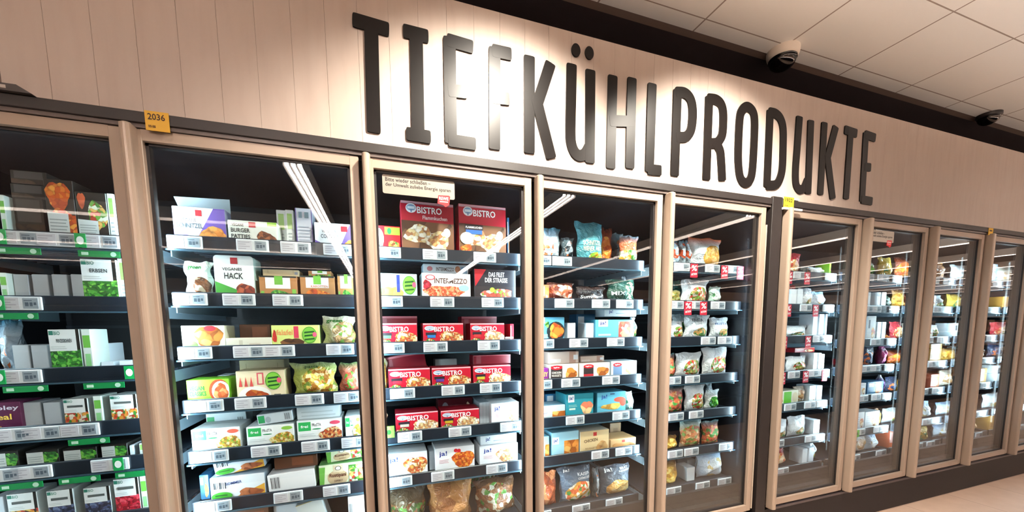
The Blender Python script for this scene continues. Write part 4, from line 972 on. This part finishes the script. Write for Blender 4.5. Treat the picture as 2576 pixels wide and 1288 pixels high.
I(2,7,'c',560,680,1278,'darkorange','dark brown carton in the low shade', yf=.26); I(2,7,'c',690,750,1262,'whiteend','small pale carton in the low shade', yf=.28)

# ---- third door
I(3,1,'c',938,1008,568,'burger','red vegan burger carton with green strip', yf=.18); I(3,1,'c',1009,1142,509,'bflamm','large dark red flatbread pizza carton')
I(3,1,'c',1154,1273,517,'bflamm2','large red flatbread pizza carton with blue strip'); I(3,1,'c',1276,1300,548,'bluebox','dim blue carton corner behind', yf=.3)
I(3,2,'c',945,1050,688,'baguette','light blue baguette carton with green badge'); I(3,2,'c',1061,1184,688,'intermezzo','white pizza snack carton lettered INTERMEZZO', d=.12)
I(3,2,'c',1064,1178,662,'intermezzotop','same white pizza snack carton lying on top', ybot=686, yf=.19); I(3,2,'c',1193,1298,678,'filet','black and red carton lettered DAS FILET DER STRASSE')
def bistros(row, lst, shade):
    for (a, b, t, art, lab) in lst: I(3,row,'c',a,b,t,art,lab,d=.12)
bistros(3, ((950,1050,813,'b1','red baguette carton with green strip'),(1064,1166,813,'b2','red baguette carton with blue strip'),(1183,1278,813,'b3','red baguette carton with red strip')), 0)
I(3,3,'c',952,1050,795,'blid','dark red carton edge above the green-strip carton', yf=.30, ybot=812); I(3,3,'c',1160,1250,796,'blid','dim red carton edge above the others', yf=.33, ybot=812)
I(3,3,'c',1283,1293,815,'bspine','red carton side standing upright', yf=.16); I(3,3,'c',1295,1306,816,'bspine','second red carton side against the mullion', yf=.16)
bistros(4, ((977,1083,927,'b4','red baguette carton with tomato picture'),(1086,1185,924,'b5','red baguette carton with purple strip'),(1190,1285,919,'b6','red baguette carton with yellow strip')), 0)
I(3,4,'c',975,1080,898,'blid','dark red carton lying tilted behind', yf=.28, ybot=925, roll=-9); I(3,4,'c',1190,1285,895,'blid','red carton lying flat above the yellow-strip carton', yf=.22, ybot=918)
I(3,4,'c',1095,1150,903,'frostaside','grey carton end behind the middle carton', yf=.35); I(3,4,'b',946,972,902,'sidepasta','pale pasta bag poking in at the left', yf=.2)
bistros(5, ((995,1103,1037,'b7','red baguette carton with grey strip'),(1109,1206,1030,'b8','red baguette carton with golden strip')), 0)
I(3,5,'c',1102,1190,1002,'blid2','dim dark red carton up behind', yf=.34); I(3,5,'c',1206,1234,1012,'jastack','grey side of a stack of white cartons', yf=.2, d=.2)
I(3,5,'c',1236,1306,1013,'jawhite','white carton with small blue lettering', d=.14); I(3,5,'b',948,972,1036,'sidepasta','yellow pasta bag edge at the left', yf=.2)
I(3,6,'c',968,1076,1139,'jaflamm','white baguette carton with blue lettering, leftmost', d=.14); I(3,6,'c',1094,1194,1124,'jatarte','white baguette carton with red berries and tomato topping', d=.14)
I(3,6,'c',1080,1093,1134,'jastack','grey side of stacked white cartons in the middle', yf=.2); I(3,6,'c',1206,1303,1118,'jacream','white baguette carton with creamy topping', d=.14)
I(3,6,'c',1208,1300,1094,'jatop','white carton with blue lettering lying on top', ybot=1117, yf=.18)
I(3,7,'b',975,1075,1238,'greensnack','dark and green tray bags, leftmost pile', d=.2, name='snack_pack', cat='pack'); I(3,7,'b',1080,1194,1222,'bread','brown bread roll bag in the middle', d=.2); I(3,7,'b',1080,1192,1200,'bread','brown bread roll bag behind the front one', d=.14, yf=.34)
I(3,7,'b',1197,1310,1216,'rye','brown and green bag with white stickers', d=.2); I(3,7,'b',1197,1308,1192,'greensnack','brown and green bag standing behind', d=.14, yf=.34)

# ---- fourth door
I(4,1,'b',1362,1416,566,'silver','blue and silver bag at the left end'); I(4,1,'b',1418,1450,592,'dark','small dark silver bag'); I(4,1,'b',1444,1525,552,'teal','teal schnitzel bag with pale lettering', text=[('SCHNITZEL',.16,.40,.66,.11,'e8e4c0'),('WIENER ART',.16,.27,.66,.11,'e8e4c0')])
I(4,1,'b',1505,1575,568,'amber','dark orange bag with twisted top', yf=.22); I(4,1,'b',1545,1600,582,'dark','dim grey bag behind the orange bags', yf=.3); I(4,1,'b',1570,1636,588,'orangewhite','orange and white bag at the right end', yf=.15)
I(4,2,'c',1362,1382,716,'orangebox','narrow orange picture carton at the left end'); I(4,2,'b',1384,1450,708,'clearred','clear red-brown bag of pieces'); I(4,2,'b',1458,1530,718,'black','black bag with white lettering', text=[('Summer',.1,.22,.6,.2,'e8ecf0')])
I(4,2,'b',1530,1606,700,'forest','dark green bag with white corn pieces', text=[('MIX',.1,.3,.4,.16,'d8e4e8')]); I(4,2,'b',1600,1636,688,'white','white bag spilling at the right end', yf=.17)
I(4,3,'c',1362,1420,798,'grill','blue carton with grilled fillet on a dark plate'); I(4,3,'c',1427,1448,812,'whiteend','white carton end, left of two upright ones', yf=.18); I(4,3,'c',1474,1496,812,'whiteend','white carton end, right of two upright ones', yf=.18)
I(4,3,'c',1450,1497,790,'bluebox','dim blue carton behind the upright ends', yf=.34); I(4,3,'c',1497,1594,804,'jablue','light blue carton with white logo square', d=.12); I(4,3,'c',1520,1602,781,'jatop','white printed carton lying on the light blue one', ybot=802, yf=.19)
I(4,3,'b',1596,1630,796,'white','crumpled white bag at the right end')
I(4,4,'c',1362,1380,926,'crispy','narrow purple and yellow carton'); I(4,4,'c',1382,1455,916,'iglo','tan chicken nuggets carton with red badge', d=.12); I(4,4,'c',1457,1534,913,'iglo2','white nuggets carton with red badge and red strip', d=.12)
I(4,4,'c',1537,1602,908,'iglo3','white and blue nuggets carton with red badge', d=.12); I(4,4,'c',1380,1456,884,'iglotop','tan carton back lying on the leftmost nuggets', ybot=914, yf=.19); I(4,4,'c',1460,1520,897,'iglotop','tan carton back lying behind the middle nuggets', ybot=912, yf=.22)
I(4,4,'b',1568,1632,886,'olive','greenish vegetable bag behind the right end', yf=.32); I(4,4,'b',1604,1634,928,'whitegreen','white and green bag squeezed at the right end', yf=.16)
I(4,5,'c',1362,1422,1020,'jagold','pale blue carton with golden pieces', d=.12); I(4,5,'c',1372,1420,990,'bluebox','dim teal carton stack behind', yf=.33); I(4,5,'c',1423,1493,990,'jashrimp','teal carton with breaded seafood rings', d=.14)
I(4,5,'c',1502,1574,986,'jafish','sky-blue fish finger carton with orange fish', d=.12); I(4,5,'b',1578,1628,985,'mint','green and white crumpled bag')
I(4,6,'c',1362,1382,1098,'jachick','narrow light blue carton at the left end'); I(4,6,'c',1388,1456,1086,'jachick','light blue carton with golden nuggets and white lid', d=.14); I(4,6,'c',1459,1532,1083,'chicken','beige chicken nuggets carton', d=.14)
I(4,6,'c',1534,1562,1064,'carton','small brown cube carton behind', yf=.32); I(4,6,'c',1536,1601,1103,'beigesmall','low beige carton with round snacks', d=.14); I(4,6,'b',1602,1630,1100,'chicken','orange-brown bag at the right end', yf=.2)
I(4,7,'b',1363,1408,1192,'chicken','bag of orange-brown chicken pieces', d=.12); I(4,7,'b',1408,1497,1178,'javeg','blue-grey vegetable bag with white lettering', d=.12, text=[('KAISER',.5,.74,.4,.08,'e8ecf0'),('GEMÜSE',.5,.64,.4,.08,'e8ecf0'),('ja!',.08,.84,.2,.09,'f4f6f8')])
I(4,7,'b',1520,1596,1174,'japot','dark bag of fried potatoes with white logo', d=.12, text=[('ja!',.1,.78,.26,.13,'f4f6f8'),('BRAT',.6,.84,.3,.06,'d8dce0'),('KARTOFFELN',.55,.76,.4,.06,'d8dce0')]); I(4,7,'b',1493,1520,1182,'dark','narrow dark bag between two printed ones', d=.1); I(4,7,'b',1600,1622,1170,'white','white printed bag edge at the right end', d=.08)

# ---- fifth door
for i,(a,b) in enumerate(((1697,1716),(1713,1732),(1729,1750))): I(5,1,'b',a,b,600,'frieside','blue-orange bag end, %s of three' % ORD[i+1], yf=.18)
I(5,1,'b',1748,1828,592,'fries','large orange and white bag with fried pieces', d=.12)
I(5,2,'b',1688,1722,728,'olive','olive vegetable bag at the left end'); I(5,2,'b',1700,1735,702,'forest','dark green bag behind the olive one', yf=.26); I(5,2,'b',1722,1790,700,'whiteveg','large white bag with a green leaf print'); I(5,2,'b',1788,1822,718,'mint','pale bluish bag at the right end')
I(5,3,'b',1688,1728,806,'whiteveg','cream and white vegetable bag'); I(5,3,'b',1724,1792,790,'white','tall white bag with a wavy green mark', text=[('FRoSTA',.25,.7,.45,.13,'2a3a4a')]); I(5,3,'b',1790,1842,797,'white','white bag at the right with pizza-like print', text=[('FRoSTA',.15,.62,.6,.11,'3a5a8a')]); I(5,3,'b',1700,1740,788,'whitegreen','pale bag tucked behind', yf=.28)
I(5,4,'b',1686,1706,888,'stew','orange stew bag edge'); I(5,4,'b',1702,1772,886,'whiteveg','white bag of red and green vegetables'); I(5,4,'b',1762,1838,873,'whiteveg','white vegetable bag with green cap mark at the right end')
I(5,5,'b',1682,1728,972,'stew','brown and white bag at the left end'); I(5,5,'b',1728,1782,968,'whiteveg','pointed white and yellow-green bag'); I(5,5,'b',1775,1816,982,'whitegreen','white and green bag'); I(5,5,'b',1786,1802,960,'white','slim white bag top standing behind', yf=.3)
I(5,6,'b',1678,1712,1098,'golden','golden bag lying low'); I(5,6,'b',1722,1774,1058,'potfr','blue-topped bag of fried potatoes'); I(5,6,'b',1774,1818,1060,'stew','orange and green stew bag')
I(5,7,'b',1675,1716,1165,'golden','shiny golden bag at the left end', d=.12); I(5,7,'c',1728,1748,1176,'whiteend','upright white carton end, left of two', yf=.2); I(5,7,'c',1760,1780,1170,'whiteend','upright white carton end, right of two', yf=.2); I(5,7,'b',1772,1838,1138,'frost','large frosty blue-white bag', d=.14)

# ---- sixth door
I(6,1,'b',1980,2024,632,'redbag','red and white bag standing tall'); I(6,1,'b',2022,2050,668,'dark','low grey bag'); I(6,1,'b',2046,2082,670,'white','low white and blue bag'); I(6,1,'c',2086,2122,663,'ecoturn','bright green carton with oval badge')
I(6,2,'c',1990,2004,727,'whiteend','white carton end, left of a close pair'); I(6,2,'c',2006,2020,727,'whiteend','white carton end, right of a close pair'); I(6,2,'b',1996,2022,714,'redbag','small dark red and blue bag top behind', yf=.24); I(6,2,'b',2022,2054,722,'white','white bag with a green wave'); I(6,2,'b',2050,2084,732,'frost','pale blue crumpled bag'); I(6,2,'c',2090,2118,742,'navy' if False else 'bluebox','deep blue carton at the right')
I(6,3,'b',1968,2016,792,'redbag','crumpled red bag'); I(6,3,'b',1972,2040,818,'white','flat white bag lying in front', yf=.16); I(6,3,'c',2044,2056,790,'whiteend','upright white carton end, first'); I(6,3,'c',2060,2072,790,'whiteend','upright white carton end, second'); I(6,3,'c',2076,2090,790,'whiteend','upright white carton end, third'); I(6,3,'c',2092,2115,792,'mcc','orange-red carton with pasta')
I(6,4,'b',1964,2010,880,'frost','grey-blue bag bundle'); I(6,4,'b',1990,2040,896,'whiteveg','clear white bag of pieces', yf=.16); I(6,4,'c',2046,2056,888,'whiteend','upright pale carton end, left'); I(6,4,'c',2058,2066,888,'whiteend','upright pale carton end, right'); I(6,4,'c',2067,2108,890,'whitepizza','white pizza carton'); I(6,4,'c',2000,2108,873,'redbox','thin bright red carton lying behind', ybot=884, yf=.24)
I(6,5,'c',1956,2008,983,'greenwhite','white carton with bright green block'); I(6,5,'b',2010,2034,972,'cream','white and brown bag'); I(6,5,'c',2036,2052,970,'whitebox','white carton with small print'); I(6,5,'c',2054,2072,970,'whiteend','plain white carton end'); I(6,5,'c',2074,2098,966,'bluebox','light blue carton at the right')
I(6,6,'b',1950,1990,1058,'white','wide white bag, left'); I(6,6,'b',1988,2036,1048,'white','wide white bag with dark specks, middle'); I(6,6,'c',2046,2088,1055,'whitebox','white carton at the right')
I(6,7,'b',1948,1988,1120,'redbag','shiny red and lilac bag', d=.12); I(6,7,'c',2018,2031,1130,'whiteend','upright white carton end, left of the pair'); I(6,7,'c',2034,2047,1126,'whiteend','upright white carton end, right of the pair'); I(6,7,'b',2050,2084,1106,'white','slumped white and purple bag', d=.12)
# ---- seventh door
I(7,1,'b',2190,2206,652,'whitegreen','small pale bag at the left'); I(7,1,'b',2226,2270,645,'yellow','yellow and green bag'); I(7,1,'b',2272,2298,648,'olive','olive-yellow bag at the right')
I(7,2,'c',2182,2190,735,'whiteend','white carton end by the handle'); I(7,2,'c',2205,2215,735,'whiteend','white carton end, left of the pair'); I(7,2,'c',2217,2229,735,'whiteend','white carton end, right of the pair'); I(7,2,'b',2232,2288,742,'forest','dark green and white bag')
I(7,3,'c',2181,2203,795,'whitepizza','tall white printed carton'); I(7,3,'c',2206,2216,810,'whiteend','pale carton end, left'); I(7,3,'c',2218,2228,810,'whiteend','pale carton end, right'); I(7,3,'b',2236,2280,838,'amber','dim orange bag at the right')
I(7,4,'b',2174,2210,862,'navy','dark blue bag'); I(7,4,'b',2226,2274,858,'magenta','dark magenta bag')
I(7,4,'c',2165,2186,898,'redbox','red and pink carton low at the left', ybot=914, yf=.16); I(7,4,'c',2188,2224,888,'orangebox','orange carton with pasta', yf=.16, ybot=912)
I(7,5,'c',2160,2178,964,'whitebox','white carton at the left'); I(7,5,'c',2182,2222,960,'bluebox','light blue carton with pale picture'); I(7,5,'b',2226,2266,942,'purplebag','purple and green bag')
I(7,6,'c',2154,2174,1037,'whitebox','white carton at the left'); I(7,6,'c',2176,2212,1035,'whitebox','white carton with a pink mark'); I(7,6,'b',2212,2258,1026,'golden','golden brown bag')
I(7,7,'b',2150,2190,1095,'cream','pale crumpled bag', d=.1); I(7,7,'b',2190,2226,1090,'frost','frosty white bag', d=.1); I(7,7,'b',2228,2250,1100,'cream','slim clear bag at the right', d=.08)
# ---- eighth door
rows8 = {1: ['amber', 'cream', 'bread'], 2: ['golden', 'amber', 'yellow', 'white'], 3: ['redbag', 'cream', 'white', 'whiteveg'], 4: ['amber', 'golden', 'redbag'], 5: ['navy', 'golden', 'frost', 'redbag'], 6: ['white', 'cream', 'frost'], 7: ['white', 'frost', 'yellow']}
rows9 = {1: ['white', 'frost'], 2: ['yellow', 'mint', 'chicken'], 3: ['white', 'white', 'bread'], 4: ['golden', 'yellow', 'bread'], 5: ['cream', 'bread', 'chicken'], 6: ['frost', 'white'], 7: ['frost', 'white', 'cream']}
rows10 = {1: ['cream', 'amber'], 2: ['mint', 'white', 'frost'], 3: ['redbag', 'white'], 4: ['navy', 'white', 'cream'], 5: ['cream', 'golden'], 6: ['white', 'frost'], 7: ['frost', 'white']}
CN = {'amber': 'dark orange', 'cream': 'pale cream', 'bread': 'brown', 'golden': 'golden', 'yellow': 'yellow', 'white': 'white', 'redbag': 'red', 'whiteveg': 'white vegetable', 'navy': 'dark blue', 'frost': 'frosty white', 'mint': 'pale green', 'chicken': 'orange-brown'}
rr = random.Random(5)
def filler(door, rows):
    for row, ks in rows.items():
        n = len(ks); x = hx(door)+0.03; gap = 0.70/n
        for i, k in enumerate(ks):
            w = gap*rr.uniform(0.86, 0.98); h = rr.uniform(0.11, 0.165) if row > 1 else rr.uniform(0.14, 0.2)
            NITEM[0] += 1
            carton = (NITEM[0] % 4 == 0)
            me = carton_mesh(rr.choice(['whitebox', 'whitepizza', 'orangebox', 'goldbox', 'bluebox']), w*.8, h, .12) if carton else bag_mesh(k, w*0.93, h, rr.uniform(.08, .11), NITEM[0])
            o = bpy.data.objects.new('frozen_carton' if carton else 'frozen_bag', me); COL.objects.link(o)
            o.location = (x+gap*(i+0.5), 0.225, shelf_top(row, door)+0.0005)
            lab = '%s frozen %s, %s from left, %s, %s' % ('printed' if carton else CN[k], 'food carton' if carton else 'food bag', ORD[i+1], SHELF[row], DOORN[door])
            tag(o, lab, 'carton' if carton else 'bag')
settle()
filler(8, rows8); filler(9, rows9); filler(10, rows10)

# ---------------------------------------------------------------- price tags on the shelf rails
pw, ph_ = 0.118, 0.050
tm = MB(); tm.box(-pw/2, -0.007, -ph_/2, pw/2, 0, ph_/2, mat('#dfe6ea', 0.25), bevel=0.002); TAGM = tm.mesh('price_tag')
tm = MB(); tm.box(-pw/2+0.004, -0.0082, -ph_/2+0.005, -0.002, -0.0071, ph_/2-0.005, mat('#c9c9cf', 0.6))
for i in range(4): tm.box(-pw/2+0.008, -0.0086, ph_/2-0.014-i*0.009, -0.010-(i % 2)*0.014, -0.0083, ph_/2-0.011-i*0.009, mat('#a3a0a8', 0.6))
CARDM = tm.mesh('paper_card')
tm = MB(); tm.box(0.008, -0.0082, -ph_/2+0.006, pw/2-0.009, -0.0071, ph_/2-0.006, mat('#929da5', 0.3))
for a, b_, c, d_ in ((0.014, -0.010, 0.024, 0.004), (0.027, -0.010, 0.035, 0.004), (0.038, -0.006, 0.045, 0.004), (0.012, 0.009, 0.034, 0.012)): tm.box(a, -0.0086, b_, c, -0.0083, d_, mat('#4c5a66', 0.4))
SCRM = tm.mesh('display')
tm = MB(); tm.box(-0.028, -0.002, -0.062, 0.028, 0, 0.022, mat('#c02038', 0.5)); put_text(tm, '%', -0.021, -0.022, 0.042, 0.036, -0.0026, mat('#ffffff', 0.5)); put_text(tm, 'AKTION', -0.022, -0.050, 0.044, 0.013, -0.0026, mat('#ffffff', 0.5), True, 0, None, 0.12); PCTM = tm.mesh('discount_tag')
tm = MB(); tm.box(-0.062, -0.002, -0.013, 0.062, 0, 0.010, mat('#0f8a48', 0.4)); tm.box(-0.052, -0.0025, -0.007, -0.032, -0.0021, 0.004, mat('#bfe4cc', 0.4))
tm.face([(x, -0.0025, z) for x, z in ell(0.042, -0.0015, 0.009, 0.009, 14)], mat('#bfe4cc', 0.4)); GRNM = tm.mesh('green_strip')
tm = MB(); tm.box(-0.016, -0.002, -0.025, 0.016, 0, 0.027, mat('#12a050', 0.4)); tm.face([(x, -0.0025, z) for x, z in ell(0, 0.001, 0.011, 0.015, 16)], mat('#f2f8f2', 0.4)); GSQM = tm.mesh('green_badge')
tm = MB(); tm.box(-0.026, -0.002, -0.034, 0.026, 0, 0.024, mat('#66c83a', 0.4)); tm.face([(x, -0.0025, z) for x, z in ell(0, -0.006, 0.010, 0.012, 14)], mat('#1f5a20', 0.4)); LGM = tm.mesh('green_badge')
def ob(me, name, loc, label, cat, group=None):
    o = bpy.data.objects.new(name, me); COL.objects.link(o); o.location = loc; tag(o, label, cat, group); return o
def tags(door, row, pxs, ytag):
    for i, px in enumerate(pxs):
        X = on_y(px, ytag, 0.13).x; X = min(max(X, hx(door)+0.075), hx(door)+0.685)
        o = ob(TAGM, 'price_tag', (X, 0.1378, lz(door, row)), 'white electronic price tag, %s from left on %s rail, %s' % (ORD[i+1], SHELF[row], DOORN[door]), 'price tag')
        for me, nm in ((CARDM, 'paper_card'), (SCRM, 'display')):
            c = bpy.data.objects.new(nm, me); COL.objects.link(c); c.parent = o
TG = {1: {1: (44, 142, 251), 2: (50,), 3: (50,), 4: (30, 104, 200), 5: (-2, 76, 277), 6: ()},
      2: {1: (463, 637, 745, 850), 2: (465, 601, 724), 3: (460, 625, 702, 855), 4: (515, 626, 776, 872), 5: (525, 664, 790, 890), 6: (530, 718, 842), 7: ()},
      3: {1: (960, 1095, 1220), 2: (977, 1113, 1240), 3: (972, 1096, 1230), 4: (1012, 1140, 1235), 5: (1030, 1157, 1285), 6: (1004, 1113, 1250), 7: ()},
      4: {1: (1362, 1415), 2: (1421, 1513, 1573), 3: (1370, 1457, 1550), 4: (1365, 1437, 1538), 5: (1448, 1563), 6: (1511, 1570), 7: (1364, 1463, 1546)},
      5: {1: (1718, 1795, 1845), 2: (1702, 1748, 1808), 3: (1783, 1824), 4: (1695, 1743), 5: (1702, 1752), 6: (1700, 1740, 1826), 7: (1695, 1767, 1821)},
      6: {1: (2016, 2107), 2: (2030, 2105), 3: (2099, 2060), 4: (1997, 2045, 2090), 5: (1987, 2036, 2090), 6: (1957, 2037, 2080), 7: (1965,)},
      7: {1: (2192, 2226, 2272), 2: (2187, 2208, 2255), 3: (2203, 2255), 4: (2176, 2200, 2248), 5: (2168, 2200, 2240), 6: (2160, 2205, 2232), 7: (2143, 2205, 2236)}}
YT = {1: 640, 2: 755, 3: 865, 4: 965, 5: 1060, 6: 1150, 7: 1270}
YT1 = {1: 602, 2: 766, 3: 948, 4: 1088, 5: 1180, 6: 1270}
for door, rows in TG.items():
    for row, pxs in rows.items(): tags(door, row, sorted(pxs), (YT1 if door == 1 else YT)[row])
for door in (8, 9, 10):
    for row in range(1, 8):
        for i, f in enumerate((0.16, 0.42, 0.60) if row % 2 else (0.12, 0.50)):
            o = ob(TAGM, 'price_tag', (hx(door)+f, 0.1378, lz(door, row)), 'white electronic price tag, %s from left on %s rail, %s' % (ORD[i+1], SHELF[row], DOORN[door]), 'price tag')
            for me, nm in ((CARDM, 'paper_card'), (SCRM, 'display')):
                c = bpy.data.objects.new(nm, me); COL.objects.link(c); c.parent = o
PC = {5: {1: (1747, 1824, 1866), 2: (1731, 1770)}, 6: {1: (1989, 2034), 2: (1984, 2053), 3: (1972, 2032), 4: (1967, 2025, 2072)}}
for door, rows in PC.items():
    for row, pxs in rows.items():
        for i, px in enumerate(pxs):
            X = min(on_y(px, YT[row], 0.13).x, hx(door)+0.71)
            ob(PCTM, 'discount_tag', (X, 0.1290, lz(door, row)), 'red discount tag with a white percent sign, %s from left, %s, %s' % (ORD[i+1], SHELF[row], DOORN[door]), 'discount tag')
for (row, px) in ((1, 46), (1, 250), (2, 40), (3, 66), (3, 264), (4, 226), (5, 52), (5, 202), (5, 342)):
    X = on_y(px, YT1[row]+28, 0.13).x
    ob(GRNM, 'green_strip', (X, 0.1290, lz(1, row)-0.045), 'green strip under the %s rail of the leftmost door, %s' % (SHELF[row], 'left' if px < 70 else 'right' if px > 240 else 'middle'), 'promotion strip')
for (row, px) in ((1, 203), (1, 2), (2, -2), (3, 328), (3, 0), (5, 300)):
    X = on_y(px, YT1[row], 0.13).x
    ob(GSQM, 'green_badge', (X, 0.1285, lz(1, row)), 'small green badge, white oval, %s rail, leftmost door, %s' % (SHELF[row], 'far left' if px < 10 else 'near the door frame' if px > 290 else 'middle'), 'badge')
ob(LGM, 'green_badge', (on_y(2156, 1084, .13).x, 0.129, lz(7, 6)), 'bright green badge hanging low on the sixth shelf rail, seventh door', 'badge')
ob(LGM, 'green_badge', (on_y(975, 1012, .13).x, 0.129, lz(3, 5)+0.04), 'green badge standing at the left end of the fifth shelf rail, third door', 'badge')

# ---------------------------------------------------------------- shelving across the aisle (seen mirrored in the door glass)
def gondola(x0, x1, y, base, board, label, hgt=1.72, goods=False):
    root = empty('shelving_unit', (x0, y, 0)); tag(root, label, 'shelving'); L = x1-x0
    b = MB(); b.box(0, -0.55, 0, L, 0, 0.15, base); b.build('plinth', root)
    b = MB(); b.box(0, -0.58, 0.15, L, -0.55, hgt, base); b.build('back_panel', root)
    for k in range(5):
        b = MB(); b.box(0, -0.55, 0.42+k*0.29, L, -0.02, 0.445+k*0.29, board); b.build('shelf_board', root)
    for xx in (0, L-0.04): b = MB(); b.box(xx, -0.55, 0.15, xx+0.04, -0.01, hgt, base); b.build('side_panel', root)
    b = MB(); b.box(0, -0.40, 0.15, L, -0.02, 0.40, base); b.build('front_panel', root)
    b = MB(); b.box(0.05, -0.45, hgt, L-0.05, -0.15, hgt+0.01, base); b.box(0.05, -0.16, hgt+0.01, L-0.05, -0.15, hgt+0.09, base); b.box(0.05, -0.45, hgt+0.01, L-0.05, -0.44, hgt+0.09, base); b.build('added_light_trough', root)  # unseen trough, added to hold the uplight
    b = MB(); b.box(0.08, -0.34, hgt+0.012, L-0.08, -0.26, hgt+0.02, ADDED_UPLIGHT); b.build('added_uplight', root)  # glowing strip added out of view to brighten the ceiling
dk = mat('#191718', 0.5)
ADDED_UPLIGHT = glow('added_uplight', (1.0, 0.86, 0.76), ADDED_UPLIGHT_STRENGTH)
gondola(-5.0, 9.6, -2.36, dk, dk, 'dark low shelving unit across the aisle, mirrored darkly in the freezer glass')
gondola(9.8, 13.9, -2.36, dk, mat('#d2b394', 0.5), 'shelving unit with tan boards across the aisle, mirrored in the farthest freezer doors')
q = random.Random(3)
GB = []
for k in range(4):
    mb = MB(); w_, h_ = [(0.30, .20), (.24, .17), (.34, .16), (.2, .21)][k]
    mb.box(-w_/2, -0.3, 0, w_/2, 0, h_, mat(['#b98a60', '#c9a47c', '#a8784e', '#d8c2a0'][k], 0.6), bevel=0.003); mb.box(-w_*0.3, -0.001+0, h_*.3, w_*.3, 0.0008, h_*.7, mat(['#8a5a3a', '#e0d0b8', '#c89868', '#b07a4a'][k], 0.6))
    GB.append((mb.mesh('grocery_carton'), w_))
for k in range(4):
    x = 9.9
    while x < 13.5:
        me, w_ = q.choice(GB); x += w_/2
        ob(me, 'grocery_carton', (x, -2.42, 0.4455+k*0.29), 'tan carton on the %s tan board of the shelving across the aisle' % ['lowest', 'second lowest', 'middle', 'second highest', 'highest'][k], 'carton', 'cartons on the %s tan board across the aisle' % ['lowest', 'second lowest', 'middle', 'second highest', 'highest'][k])
        x += w_/2+q.uniform(0.01, 0.10)
